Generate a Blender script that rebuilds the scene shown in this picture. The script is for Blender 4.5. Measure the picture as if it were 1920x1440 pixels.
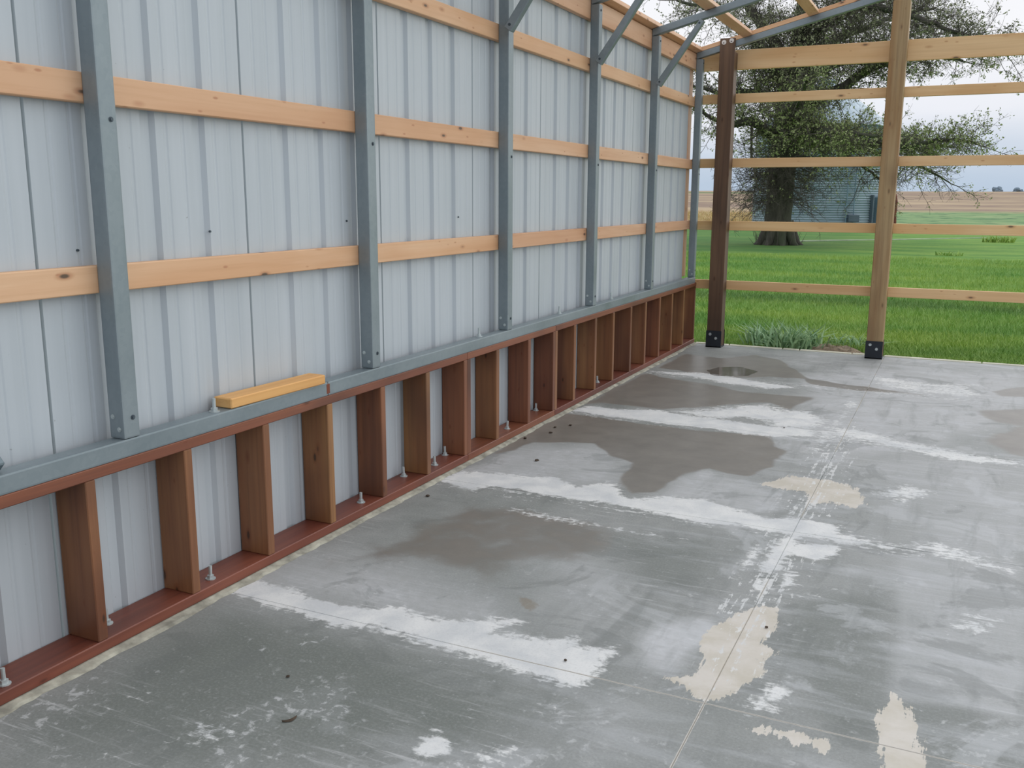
import bpy, bmesh, math, random
import numpy as np
from mathutils import Vector, Matrix, Euler
SC = bpy.context.scene
for _o in list(bpy.data.objects): bpy.data.objects.remove(_o)
C = bpy.data.collections.new('scene'); SC.collection.children.link(C)

# ---------------- camera ----------------
YAW, PITCH, ROLL = math.radians(25.4133), math.radians(11.2938), math.radians(0.2739)
FWD = Vector((-math.sin(YAW)*math.cos(PITCH), math.cos(YAW)*math.cos(PITCH), -math.sin(PITCH)))
RGT = Vector((math.cos(YAW), math.sin(YAW), 0)); UPV = RGT.cross(FWD)
R2 = math.cos(ROLL)*RGT + math.sin(ROLL)*UPV; U2 = -math.sin(ROLL)*RGT + math.cos(ROLL)*UPV
cam_d = bpy.data.cameras.new('camera'); cam = bpy.data.objects.new('camera', cam_d); C.objects.link(cam)
M = Matrix((R2, U2, -FWD)).transposed().to_4x4(); M.translation = Vector((2.3464, -1.9518, 1.4363))
cam.matrix_world = M
cam_d.sensor_width = 36; cam_d.lens = 1755.06/1920*36; cam_d.clip_start = .05; cam_d.clip_end = 4000
SC.camera = cam

# ---------------- overcast sky ----------------
W = bpy.data.worlds.new('overcast'); SC.world = W; W.use_nodes = True
nt = W.node_tree; nt.nodes.clear()
wo = nt.nodes.new('ShaderNodeOutputWorld'); bg = nt.nodes.new('ShaderNodeBackground')
tc = nt.nodes.new('ShaderNodeTexCoord'); sx = nt.nodes.new('ShaderNodeSeparateXYZ'); rp = nt.nodes.new('ShaderNodeValToRGB')
nz = nt.nodes.new('ShaderNodeTexNoise'); nz.inputs['Scale'].default_value = 2.2; nz.inputs['Detail'].default_value = 4
mp = nt.nodes.new('ShaderNodeMapping'); mp.inputs['Scale'].default_value = (1, 1, 4)
mm = nt.nodes.new('ShaderNodeMath'); mm.operation = 'MULTIPLY_ADD'; mm.inputs[1].default_value = .10; 
L = nt.links.new
L(tc.outputs['Generated'], mp.inputs[0]); L(mp.outputs[0], nz.inputs['Vector']); L(tc.outputs['Generated'], sx.inputs[0])
L(nz.outputs['Fac'], mm.inputs[0]); 
ms = nt.nodes.new('ShaderNodeMath'); ms.operation = 'SUBTRACT'; ms.inputs[1].default_value = .05
L(sx.outputs['Z'], ms.inputs[0]); L(ms.outputs[0], mm.inputs[2]); L(mm.outputs[0], rp.inputs[0])
cr = rp.color_ramp; cr.elements[0].position = 0.0; cr.elements[0].color = (.50, .60, .73, 1)
cr.elements[1].position = .16; cr.elements[1].color = (.94, .945, .98, 1)
e = cr.elements.new(.03); e.color = (.60, .68, .79, 1)
e = cr.elements.new(.08); e.color = (.85, .87, .93, 1)
e = cr.elements.new(.45); e.color = (.84, .87, .94, 1)
L(rp.outputs[0], bg.inputs[0]); bg.inputs[1].default_value = 1.0; L(bg.outputs[0], wo.inputs[0])

# ---------------- soft sun behind the cloud ----------------
sd = bpy.data.lights.new('sun', 'SUN'); sd.energy = 1.3; sd.angle = math.radians(80); sd.color = (1, .98, .95)
sun = bpy.data.objects.new('sun', sd); C.objects.link(sun)
sun.rotation_euler = Vector((-.62, -.62, -.62)).to_track_quat('-Z', 'Y').to_euler()
SC.view_settings.view_transform = 'Standard'; SC.view_settings.look = 'None'
SC.view_settings.exposure = 0.0; SC.view_settings.gamma = 1; SC.view_settings.use_curve_mapping = False

# ---------------- helpers ----------------
def tag(o, label=None, cat=None, group=None, kind=None):
    if label: o['label'] = label
    if cat: o['category'] = cat
    if group: o['group'] = group
    if kind: o['kind'] = kind
    return o
def empty(name, loc, label=None, cat=None, group=None, kind=None):
    o = bpy.data.objects.new(name, None); o.empty_display_size = .1; C.objects.link(o); o.location = loc
    return tag(o, label, cat, group, kind)
def link(name, me, mat, parent=None, loc=(0, 0, 0), rot=(0, 0, 0)):
    me.materials.clear() if mat else None
    if mat: me.materials.append(mat)
    o = bpy.data.objects.new(name, me); C.objects.link(o)
    l = Vector(loc)
    if parent is not None:
        o.parent = parent; q = parent
        while q is not None: l = l - q.location; q = q.parent
    o.location = l; o.rotation_euler = rot
    return o
def mesh(name, verts, faces, smooth=False):
    me = bpy.data.meshes.new(name); me.from_pydata([tuple(v) for v in verts], [], faces)
    if smooth: me.polygons.foreach_set('use_smooth', [True]*len(me.polygons))
    me.update(); return me
def fast_mesh(name, V, F, smooth=False):
    V = np.asarray(V, np.float32); F = np.asarray(F, np.int32); n = F.shape[1]
    me = bpy.data.meshes.new(name); me.vertices.add(len(V)); me.vertices.foreach_set('co', V.ravel())
    me.loops.add(F.size); me.loops.foreach_set('vertex_index', F.ravel())
    me.polygons.add(len(F)); me.polygons.foreach_set('loop_start', np.arange(0, F.size, n, dtype=np.int32))
    me.polygons.foreach_set('use_smooth', np.full(len(F), smooth, bool))
    me.update(); me.validate(); return me
def box_mesh(sx, sy, sz, bev=.003, seg=1):
    bm = bmesh.new(); bmesh.ops.create_cube(bm, size=1); bmesh.ops.scale(bm, vec=(sx, sy, sz), verts=bm.verts)
    if bev: bmesh.ops.bevel(bm, geom=bm.edges[:], offset=bev, segments=seg, affect='EDGES', profile=.7)
    me = bpy.data.meshes.new('box'); bm.to_mesh(me); bm.free(); return me
ROT = {'x': (0, 0, 0), 'y': (0, 0, math.pi/2), 'z': (0, -math.pi/2, 0)}
def bar(name, axis, b, mat, parent=None, bev=.003, seg=1, loose=0):
    """rectangular member with its length along axis; b = x0,x1,y0,y1,z0,z1"""
    x0, x1, y0, y1, z0, z1 = b; d = (x1-x0, y1-y0, z1-z0); c = ((x0+x1)/2, (y0+y1)/2, (z0+z1)/2)
    s = {'x': d, 'y': (d[1], d[0], d[2]), 'z': (d[2], d[1], d[0])}[axis]
    o = link(name, box_mesh(*s, bev, seg), mat, parent, c, ROT[axis]); return o
def cyl_mesh(r, h, n=12, r2=None, cap=True):
    r2 = r if r2 is None else r2
    V = [(r*math.cos(2*math.pi*i/n), r*math.sin(2*math.pi*i/n), 0) for i in range(n)] + [(r2*math.cos(2*math.pi*i/n), r2*math.sin(2*math.pi*i/n), h) for i in range(n)]
    F = [(i, (i+1) % n, n+(i+1) % n, n+i) for i in range(n)]
    if cap: F += [tuple(range(n-1, -1, -1)), tuple(range(n, 2*n))]
    return mesh('cyl', V, F)
def join_meshes(parts):
    """parts: (mesh, matrix)"""
    bm = bmesh.new()
    for me, mx in parts:
        t = me.copy(); t.transform(mx); bm.from_mesh(t); bpy.data.meshes.remove(t)
    me = bpy.data.meshes.new('joined'); bm.to_mesh(me); bm.free(); return me
T = Matrix.Translation

# ---------------- materials ----------------
class NT:
    def __init__(s, name):
        s.m = bpy.data.materials.new(name); s.m.use_nodes = True; s.t = s.m.node_tree; s.t.nodes.clear()
        s.out = s.t.nodes.new('ShaderNodeOutputMaterial'); s.b = s.t.nodes.new('ShaderNodeBsdfPrincipled')
        s.t.links.new(s.b.outputs[0], s.out.inputs[0])
    def n(s, typ, **k):
        nd = s.t.nodes.new('ShaderNode'+typ)
        for a, v in k.items():
            if a.startswith('i_'):
                key = a[2:]; nd.inputs[int(key) if key.isdigit() else key.replace('_', ' ')].default_value = v
            else: setattr(nd, a, v)
        return nd
    def l(s, a, b): s.t.links.new(a, b)
    def noise(s, vec, scale, detail=4, rough=.55, dist=0):
        nd = s.n('TexNoise'); nd.inputs['Scale'].default_value = scale; nd.inputs['Detail'].default_value = detail
        nd.inputs['Roughness'].default_value = rough; nd.inputs['Distortion'].default_value = dist
        if vec is not None: s.l(vec, nd.inputs['Vector'])
        return nd.outputs['Fac']
    def math(s, op, a, b=0., c=0., clamp=False):
        nd = s.n('Math', operation=op, use_clamp=clamp)
        for i, v in enumerate((a, b, c)):
            if hasattr(v, 'links') or hasattr(v, 'is_output'): s.l(v, nd.inputs[i])
            else: nd.inputs[i].default_value = v
        return nd.outputs[0]
    def remap(s, v, a, b, c=0., d=1., smooth=False):
        nd = s.n('MapRange'); nd.interpolation_type = 'SMOOTHSTEP' if smooth else 'LINEAR'
        s.l(v, nd.inputs[0])
        for i, k in enumerate((a, b, c, d)): nd.inputs[i+1].default_value = k
        return nd.outputs[0]
    def mix(s, f, a, b, mode='MIX'):
        nd = s.n('Mix', data_type='RGBA', blend_type=mode)
        for i, v in ((0, f), (6, a), (7, b)):
            if hasattr(v, 'is_output'): s.l(v, nd.inputs[i])
            else: nd.inputs[i].default_value = v if i == 0 else (*v, 1)[:4]
        return nd.outputs[2]
    def vec(s, scale, loc=None, src='Object'):
        t = s.n('TexCoord'); mpn = s.n('Mapping'); s.l(t.outputs[src], mpn.inputs[0]); mpn.inputs['Scale'].default_value = scale
        if loc is not None: s.l(loc, mpn.inputs['Location'])
        return mpn.outputs[0]
    def rnd(s): return s.n('ObjectInfo').outputs['Random']
    def rndvec(s, amp=37.):
        r = s.rnd(); c = s.n('CombineXYZ'); s.l(s.math('MULTIPLY', r, amp), c.inputs[0]); s.l(s.math('MULTIPLY', r, amp*1.7), c.inputs[1]); s.l(s.math('MULTIPLY', r, amp*.6), c.inputs[2])
        return c.outputs[0]
    def fin(s, col, rough=.6, metal=0., bump=None, bstr=.2, bdist=.002, spec=None):
        if hasattr(col, 'is_output'): s.l(col, s.b.inputs['Base Color'])
        else: s.b.inputs['Base Color'].default_value = (*col, 1)
        if hasattr(rough, 'is_output'): s.l(rough, s.b.inputs['Roughness'])
        else: s.b.inputs['Roughness'].default_value = rough
        s.b.inputs['Metallic'].default_value = metal
        if spec is not None: s.b.inputs['Specular IOR Level'].default_value = spec
        if bump is not None:
            bn = s.n('Bump'); bn.inputs['Strength'].default_value = bstr; bn.inputs['Distance'].default_value = bdist
            s.l(bump, bn.inputs['Height']); s.l(bn.outputs[0], s.b.inputs['Normal'])
        return s.m
def srgb(r, g, b):
    f = lambda c: (c/255/12.92) if c/255 <= .04045 else ((c/255+.055)/1.055)**2.4
    return (f(r), f(g), f(b))
def wood(name, base, alt, dark, knot=1., grain=.5, wet=.55, knotscale=3.2, streak=.4):
    s = NT(name); rv = s.rndvec()
    g = s.noise(s.vec((1.2, 45, 45), rv), 1., 5, .6)
    g2 = s.noise(s.vec((.8, 7, 7), rv), 1., 3, .5, .6)
    col = s.mix(s.remap(g2, .35, .65), base, alt)
    col = s.mix(s.math('MULTIPLY', s.remap(g, .45, .75), grain), col, dark)
    big = s.noise(s.vec((1.6, 2.5, 2.5), rv), 1., 2)
    col = s.mix(s.math('MULTIPLY', s.remap(big, .5, .75), streak), col, dark)
    v = s.n('TexVoronoi'); v.inputs['Scale'].default_value = 1.; v.inputs['Randomness'].default_value = 1.
    s.l(s.vec((knotscale*1.7, knotscale*4.4, knotscale*4.4), rv), v.inputs['Vector'])
    k = s.remap(v.outputs['Distance'], .10, .24, 1., 0., True)
    core = s.remap(v.outputs['Distance'], .06, .13, 1., 0., True)
    vc = s.n('SeparateColor'); s.l(v.outputs['Color'], vc.inputs[0])
    on = s.remap(vc.outputs[0], .45, .5)
    k = s.math('MULTIPLY', s.math('MULTIPLY', k, on), knot*.65); core = s.math('MULTIPLY', s.math('MULTIPLY', core, on), knot)
    v2 = s.n('TexVoronoi'); v2.inputs['Scale'].default_value = 1.; s.l(s.vec((knotscale*4, knotscale*11, knotscale*11), rv), v2.inputs['Vector'])
    vc2 = s.n('SeparateColor'); s.l(v2.outputs['Color'], vc2.inputs[0])
    k2 = s.math('MULTIPLY', s.math('MULTIPLY', s.remap(v2.outputs['Distance'], .08, .22, 1., 0., True), s.remap(vc2.outputs[0], .78, .8)), knot*.8)
    k = s.math('MAXIMUM', k, k2)
    kc = (base[0]*.62, base[1]*.42, base[2]*.34); cc = tuple(c*.16 for c in base)
    col = s.mix(k, col, kc); col = s.mix(core, col, cc)
    hv = s.n('HueSaturation'); s.l(col, hv.inputs['Color']); s.l(s.remap(s.rnd(), 0, 1, .88, 1.1), hv.inputs['Value'])
    s.l(s.remap(s.rnd(), 0, 1, .494, .506), hv.inputs['Hue'])
    return s.fin(hv.outputs[0], wet, 0, g, .25, .0015)
M_PINE = wood('pine', srgb(224, 184, 148), srgb(212, 164, 124), srgb(188, 134, 94), 1., .35, streak=.3)
M_PINE_B = wood('pine_yellow', srgb(238, 202, 152), srgb(226, 182, 128), srgb(196, 148, 96), .9, .3, streak=.3, knotscale=2.6)
M_FRESH = wood('fresh_cut', srgb(232, 184, 122), srgb(220, 164, 96), srgb(190, 128, 66), .6, .4)
M_PLATE = wood('red_plate', srgb(136, 80, 58), srgb(114, 62, 45), srgb(76, 44, 36), .6, .5, .45, streak=.7)
M_STUD = wood('red_stud', srgb(136, 86, 58), srgb(116, 68, 46), srgb(72, 44, 34), .9, .5, .45, 3.2, .8)
M_STUD2 = wood('ochre_stud', srgb(150, 106, 68), srgb(128, 82, 52), srgb(82, 50, 36), .9, .45, .45, 3.2, .8)
M_POST = wood('post_brown', srgb(112, 84, 62), srgb(88, 64, 48), srgb(54, 40, 32), .5, .5, .6, 3, .6)
M_POST2 = wood('post_tan', srgb(178, 152, 110), srgb(158, 122, 78), srgb(108, 80, 54), .5, .5, .6, 3, .8)
def galv(name, c1, c2, rough=.42, metal=.55):
    s = NT(name); rv = s.rndvec(11)
    v = s.n('TexVoronoi'); v.inputs['Scale'].default_value = 60; s.l(s.vec((1, 1, 1), rv), v.inputs['Vector'])
    sc = s.n('SeparateColor'); s.l(v.outputs['Color'], sc.inputs[0])
    n1 = s.noise(s.vec((.8, 9, 9), rv), 1., 4); n2 = s.noise(s.vec((4, 4, 4), rv), 1, 3)
    f = s.math('ADD', s.math('MULTIPLY', sc.outputs[0], .07), s.math('ADD', s.math('MULTIPLY', n1, .5), s.math('MULTIPLY', n2, .4)))
    col = s.mix(s.remap(f, .35, .75), c1, c2)
    return s.fin(col, s.remap(n2, .3, .7, rough-.06, rough+.1), metal, None)
M_GALV = galv('galvanized', srgb(124, 136, 141), srgb(150, 160, 164), .45, .4)
M_GALV_D = galv('galvanized_dull', srgb(104, 118, 125), srgb(132, 145, 150), .5)
def sheet_mat():
    s = NT('sheet_metal'); 
    n1 = s.noise(s.vec((1, 9, .35)), 1., 4); n2 = s.noise(s.vec((1, 38, .5)), 1., 3); n3 = s.noise(s.vec((1.5, 1.5, 1.5)), 1, 3)
    f = s.math('ADD', s.math('MULTIPLY', n1, .45), s.math('ADD', s.math('MULTIPLY', n2, .25), s.math('MULTIPLY', n3, .3)))
    col = s.mix(s.remap(f, .35, .65), srgb(178, 186, 191), srgb(191, 198, 203))
    sp = s.noise(s.vec((60, 60, 60)), 1, 2)
    col = s.mix(s.math('MULTIPLY', s.remap(sp, .76, .8), .45), col, srgb(110, 112, 112))
    return s.fin(col, s.remap(n3, .3, .7, .38, .52), .0, n3, .04, .004)
M_SHEET = sheet_mat()
def plain(name, col, rough=.6, metal=0., var=.25, scale=8.):
    s = NT(name); n = s.noise(s.vec((1, 1, 1), s.rndvec()), scale, 4)
    return s.fin(s.mix(s.remap(n, .3, .7), tuple(c*(1-var) for c in col), tuple(min(1, c*(1+var)) for c in col)), rough, metal, n, .2, .002)
M_ZINC = plain('zinc_bolt', srgb(190, 198, 198), .35, .4, .1, 30)
M_SCREW = plain('dark_screw', srgb(78, 88, 96), .5, .5, .1, 30)
M_BRACKET = plain('black_bracket', srgb(36, 42, 50), .5, .2, .2, 12)
M_WASHER = plain('pale_washer', srgb(222, 214, 206), .5, .2, .08, 20)
M_RUBBER = plain('washer_hole', srgb(60, 52, 48), .8, 0, .1)
M_EDGE = plain('edge_strip', srgb(206, 204, 186), .9, 0, .15, 14)
M_MORTAR = plain('mortar', srgb(158, 156, 142), .9, 0, .4, 18)
M_DIRTCLOD = plain('dirt_clod', srgb(70, 58, 46), .9, 0, .3, 40)
M_RUST = plain('rusty', srgb(112, 62, 46), .8, .1, .3, 6)
# ---------------- concrete floor ----------------
POLYS = [["w",1,0.04,[[0.03,0.54],[0.04,0.63],[0.24,0.65],[0.45,0.62],[0.57,0.64],[0.66,0.71],[0.71,0.67],[0.89,0.71],[1.06,0.81],[1.12,0.79],[1.04,0.67],[1.23,0.7],[1.3,0.75],[1.33,0.7],[1.44,0.72],[1.44,0.6],[1.43,0.45],[1.38,0.44],[1.27,0.46],[1.13,0.47],[0.98,0.47],[0.8,0.49],[0.65,0.51],[0.51,0.47],[0.28,0.49]]],["v",0.9,0.25,[[0.02,0.64],[0.08,0.85],[0.25,0.93],[0.49,0.99],[0.7,0.92],[0.93,0.87],[1.03,0.73],[0.81,0.62],[0.14,0.59]]],["v",0.5,0.2,[[0.92,1.26],[1.01,1.49],[1.21,1.46],[1.4,1.15],[1.42,0.79],[1.22,0.78],[1.03,0.82]]],["w",1,0.04,[[0.03,2.11],[0.04,2.26],[0.25,2.32],[0.37,2.31],[0.51,2.38],[0.7,2.27],[0.78,2.41],[0.86,2.43],[0.99,2.27],[1.17,2.38],[1.32,2.4],[1.51,2.31],[1.66,2.22],[1.78,2.33],[1.98,2.29],[1.99,2.18],[1.82,2.07],[1.69,2.07],[1.56,2.09],[1.42,2.02],[1.2,2.05],[1.09,2.09],[0.89,2.09],[0.69,2.09],[0.47,2.1],[0.31,2.08],[0.25,1.96]]],["v",0.8,0.12,[[0.04,2.26],[0.06,2.68],[0.18,2.9],[0.46,3.14],[0.8,2.99],[0.81,2.75],[0.86,2.46],[0.65,2.25],[0.33,2.24]]],["v",0.75,0.06,[[1.1,2.28],[1.1,2.62],[1.2,2.89],[1.45,2.75],[1.59,2.72],[1.75,2.7],[1.77,2.4],[1.55,2.28],[1.28,2.33]]],["d",1,0.05,[[-0.01,3.77],[0.18,3.78],[0.52,3.75],[1.02,3.74],[1.38,3.75],[1.51,3.47],[1.5,3.1],[1.43,2.86],[1.22,2.92],[1.14,2.77],[1.1,2.37],[0.97,2.29],[0.83,2.54],[0.8,2.83],[0.47,3.11],[0.13,3.01],[0.09,2.8],[0.05,2.68],[0.02,3.19]]],["w",1,0.04,[[0.02,3.9],[0.09,4.08],[0.3,4.11],[0.56,4.17],[0.82,4.1],[1.11,4.08],[1.34,4.03],[1.58,4.06],[1.64,3.9],[1.39,3.78],[0.94,3.79],[0.55,3.79],[0.17,3.85]]],["w",0.8,0.08,[[0.59,4.15],[0.83,4.33],[1.0,4.56],[1.2,4.74],[1.34,4.56],[1.5,4.63],[1.68,4.36],[1.58,4.06],[1.34,4.03],[1.27,4.16],[1.13,4.17],[0.94,4.07]]],["w",0.8,0.05,[[0.01,5.6],[0.46,5.69],[0.98,5.56],[1.38,5.45],[1.08,5.21],[0.61,5.42],[0.18,5.49]]],["d",1,0.06,[[0.09,5.75],[0.11,6.18],[0.1,6.57],[0.44,6.48],[0.7,6.81],[0.95,6.61],[1.18,6.19],[1.33,5.81],[1.02,5.76],[0.86,5.65],[0.51,5.63]]],["p",1,0.05,[[0.48,5.83],[0.55,6.01],[0.72,6.1],[0.87,5.95],[0.84,5.74],[0.62,5.63]]],["d",0.9,0.06,[[0.01,4.12],[0.03,4.74],[0.04,5.47],[0.5,5.27],[0.98,5.07],[1.44,5.08],[1.36,4.63],[1.19,4.75],[0.96,4.58],[0.57,4.21],[0.14,4.21]]],["d",0.8,0.04,[[1.25,5.85],[1.51,5.78],[1.72,5.74],[2.02,5.63],[2.22,5.54],[1.74,5.47],[1.36,5.61]]],["d",0.8,0.06,[[2.61,5.93],[2.71,6.1],[2.92,6.25],[2.9,5.82],[2.72,5.77]]],["d",0.8,0.08,[[2.54,5.14],[2.88,5.41],[2.84,4.78],[2.66,4.85]]],["d",0.8,0.08,[[2.6,4.28],[2.85,4.86],[2.8,3.92],[2.67,3.98]]],["t",1,0.03,[[1.8,1.29],[1.87,1.28],[1.88,1.19],[1.86,1.07],[1.87,0.98],[1.91,0.94],[1.87,0.86],[1.9,0.8],[1.88,0.67],[1.84,0.58],[1.77,0.58],[1.73,0.6],[1.65,0.62],[1.72,0.68],[1.73,0.79],[1.71,0.91],[1.73,1.07],[1.75,1.2]]],["v",1,0.03,[[1.49,0.87],[1.52,0.95],[1.65,1.07],[1.7,0.99],[1.66,0.86],[1.67,0.71],[1.65,0.64],[1.59,0.69],[1.56,0.73]]],["w",0.85,0.04,[[1.91,0.71],[1.96,0.78],[2.02,0.72],[2.0,0.59],[1.92,0.55],[1.91,0.5],[1.89,0.59]]],["t",0.9,0.04,[[1.51,2.75],[1.63,2.99],[1.83,2.99],[1.93,2.92],[2.01,2.74],[2.02,2.55],[1.89,2.62],[1.8,2.54],[1.74,2.72],[1.61,2.72]]],["t",0.75,0.03,[[1.8,0.44],[1.92,0.48],[2.07,0.49],[2.14,0.49],[2.14,0.44],[2.1,0.45],[2.02,0.45],[1.91,0.43]]],["t",0.95,0.03,[[2.28,0.82],[2.29,0.81],[2.32,0.69],[2.36,0.55],[2.37,0.45],[2.29,0.41],[2.28,0.53],[2.27,0.72]]],["b",1,0.05,[[0.93,0.97],[0.97,1.03],[1.07,0.99],[1.12,0.92],[1.11,0.81],[1.01,0.86]]],["w",0.8,0.03,[[1.65,1.46],[1.67,1.84],[1.7,1.8],[1.69,1.46]]],["w",0.9,0.03,[[1.76,1.38],[1.74,1.6],[1.77,2.04],[1.82,2.1],[1.8,1.69],[1.8,1.43]]],["w",0.9,0.03,[[1.84,1.48],[1.83,1.63],[1.88,1.65],[1.89,1.49]]],["w",0.8,0.03,[[1.82,1.96],[1.97,2.0],[2.0,1.91],[1.93,1.81],[1.81,1.85]]],["w",0.8,0.03,[[1.8,2.21],[2.03,2.17],[2.21,2.12],[2.19,2.06],[1.96,2.08],[1.78,2.08]]],["w",0.55,0.06,[[0.19,-0.22],[0.23,-0.17],[0.31,-0.15],[0.35,-0.19],[0.28,-0.26]]],["w",0.55,0.06,[[0.5,-0.23],[0.63,-0.14],[0.68,-0.18],[0.61,-0.26],[0.56,-0.27]]],["w",0.6,0.06,[[0.8,-0.23],[0.84,-0.17],[0.89,-0.19],[0.91,-0.23],[0.84,-0.27]]],["w",0.5,0.06,[[0.33,-0.42],[0.48,-0.36],[0.52,-0.42],[0.43,-0.48]]],["w",0.95,0.03,[[1.15,-0.03],[1.15,0.09],[1.22,0.04],[1.24,-0.02],[1.19,-0.08]]],["w",0.7,0.05,[[1.3,-0.03],[1.3,0.05],[1.4,0.12],[1.43,0.02],[1.36,-0.03]]],["w",0.65,0.04,[[1.2,0.14],[1.17,0.24],[1.18,0.26],[1.25,0.17],[1.23,0.13]]],["w",0.6,0.04,[[1.1,0.32],[1.09,0.39],[1.11,0.41],[1.13,0.34]]],["w",0.6,0.03,[[1.26,0.23],[1.28,0.24],[1.39,0.2],[1.38,0.18]]],["w",0.6,0.04,[[1.38,0.24],[1.36,0.3],[1.42,0.33],[1.4,0.27]]],["w",0.7,0.05,[[2.38,1.32],[2.46,1.52],[2.54,1.56],[2.57,1.5],[2.54,1.38],[2.42,1.28]]],["v",0.55,0.03,[[2.28,0.81],[2.21,1.79],[2.24,2.38],[2.36,2.6],[2.77,3.45],[2.63,0.81],[2.46,0.85]]],["v",0.4,0.3,[[1.45,0.46],[1.7,0.45],[1.72,0.15],[1.48,0.02]]],["v",0.5,0.2,[[1.75,3.28],[1.94,3.62],[2.79,3.79],[2.72,2.47],[2.24,2.38],[2.0,2.51]]],["v",0.8,0.15,[[1.43,5.18],[1.22,6.04],[1.59,6.51],[2.96,6.93],[2.87,5.31],[2.44,4.13],[1.81,3.31],[1.54,3.55],[1.43,4.24]]],["w",0.6,0.08,[[1.7,6.29],[2.12,6.11],[2.58,6.22],[2.61,5.67],[2.22,5.58],[1.83,5.72]]],["w",0.7,0.05,[[1.7,4.21],[1.89,4.23],[2.15,3.99],[2.77,3.84],[2.78,3.68],[2.44,3.68],[2.01,3.85],[1.72,3.99]]],["w",0.6,0.05,[[1.61,3.45],[1.64,4.18],[1.7,5.11],[1.79,4.96],[1.76,4.24],[1.74,3.52]]],["w",0.6,0.05,[[2.22,2.23],[2.37,2.3],[2.7,2.07],[2.69,1.95],[2.45,2.01],[2.25,2.1]]],["w",0.6,0.04,[[2.06,2.85],[2.2,3.12],[2.35,2.99],[2.22,2.74]]],["w",0.45,0.03,[[1.87,1.36],[2.02,1.55],[2.23,1.75],[2.23,1.71],[2.02,1.5],[1.9,1.34]]],["w",0.4,0.04,[[2.23,1.75],[2.42,1.8],[2.56,1.76],[2.54,1.72],[2.4,1.72],[2.24,1.67]]],["g",0.8,0.08,[[1.9,1.02],[1.93,1.36],[2.21,1.74],[2.29,0.53],[2.15,0.52],[2.06,0.59],[2.03,0.74],[1.95,0.84]]],["g",0.7,0.1,[[1.08,1.74],[1.42,1.83],[1.58,1.71],[1.6,1.36],[1.45,0.98],[1.24,1.3]]],["g",0.8,0.2,[[0.25,-0.57],[0.02,-0.4],[0.11,0.47],[0.53,0.44],[0.82,0.46],[1.2,0.43],[1.44,0.42],[1.45,0.01]]],["g",0.7,0.05,[[2.29,0.8],[2.46,0.83],[2.63,0.78],[2.62,0.57],[2.38,0.46],[2.34,0.64]]],["d",0.55,0.15,[[0.13,0.78],[0.25,1.86],[0.62,1.91],[1.04,1.87],[1.15,1.77],[1.15,1.43],[0.92,1.26],[0.9,0.96],[0.46,1.03]]],["w",0.5,0.03,[[0.38,1.86],[0.64,1.88],[1.05,1.84],[1.42,1.83],[1.41,1.77],[1.07,1.77],[0.68,1.79],[0.43,1.82]]]]
def noise2(X, Y, s, seed):
    r = np.random.RandomState(seed); G = r.rand(64, 64)
    x = X*s; y = Y*s; xi = np.floor(x).astype(int); yi = np.floor(y).astype(int); fx = x-xi; fy = y-yi
    fx = fx*fx*(3-2*fx); fy = fy*fy*(3-2*fy); g = lambda a, b: G[a % 64, b % 64]
    return (g(xi, yi)*(1-fx)+g(xi+1, yi)*fx)*(1-fy)+(g(xi, yi+1)*(1-fx)+g(xi+1, yi+1)*fx)*fy
def sdf(px, py, poly):
    P = np.array(poly); n = len(P); d = np.full(px.shape, 1e9); ins = np.zeros(px.shape, bool)
    for i in range(n):
        a = P[i]; b = P[(i+1) % n]; e = b-a; wx = px-a[0]; wy = py-a[1]
        t = np.clip((wx*e[0]+wy*e[1])/max(1e-9, e@e), 0, 1)
        d = np.minimum(d, (wx-e[0]*t)**2+(wy-e[1]*t)**2)
        c = ((a[1] > py) != (b[1] > py)) & (px < (b[0]-a[0])*(py-a[1])/(b[1]-a[1]+1e-12)+a[0]); ins ^= c
    d = np.sqrt(d); return np.where(ins, -d, d)
SLAB_Y = 7.27; JX = [1.79, 3.44, 5.1]; JY = [-2.8, -1.12, .53, 2.11, 3.85, 5.5]
def axis_pts(lo, hi, fa, fb, fine, coarse, joints):
    a = list(np.arange(lo, fa, coarse))+list(np.arange(fa, fb, fine))+list(np.arange(fb, hi, coarse))+[hi]
    a = [v for v in a if all(abs(v-j) > .012 for j in joints)]
    for j in joints: a += [j-.0022, j-.0007, j+.0007, j+.0022]
    return np.array(sorted(set(round(float(v), 4) for v in a)))
gx = axis_pts(-.14, 7.5, -.14, 3.3, .02, .35, JX); gy = axis_pts(-5, SLAB_Y, -.75, SLAB_Y, .02, .35, JY)
X, Y = np.meshgrid(gx, gy, indexing='ij'); Z = np.zeros_like(X)
injx = np.zeros_like(X, bool); injy = np.zeros_like(X, bool)
for j in JX: injx |= np.abs(X-j) < .001
for j in JY: injy |= np.abs(Y-j) < .001
Z[injx | injy] = -.005
ch = {k: np.zeros_like(X) for k in 'wvdptbg'}
wob = .05*(noise2(X, Y, 3, 1)-.5)+.03*(noise2(X, Y, 9, 2)-.5)
for c, s, soft, poly in POLYS:
    pa = np.array(poly); mrg = soft+.1
    bb = (X > pa[:, 0].min()-mrg) & (X < pa[:, 0].max()+mrg) & (Y > pa[:, 1].min()-mrg) & (Y < pa[:, 1].max()+mrg)
    if not bb.any(): continue
    if c in 'wt': soft *= 1.4
    d = sdf(X[bb], Y[bb], poly)+wob[bb]*1.3
    ch[c][bb] = np.maximum(ch[c][bb], s*np.clip(.5-d/(2*soft), 0, 1))
# lighter tone to the far right, pale dust in the joints
ch['v'] = np.maximum(ch['v'], .35*np.clip((X-.9)/1.2, 0, 1)*np.clip((Y+.2)/3, 0, 1))

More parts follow.
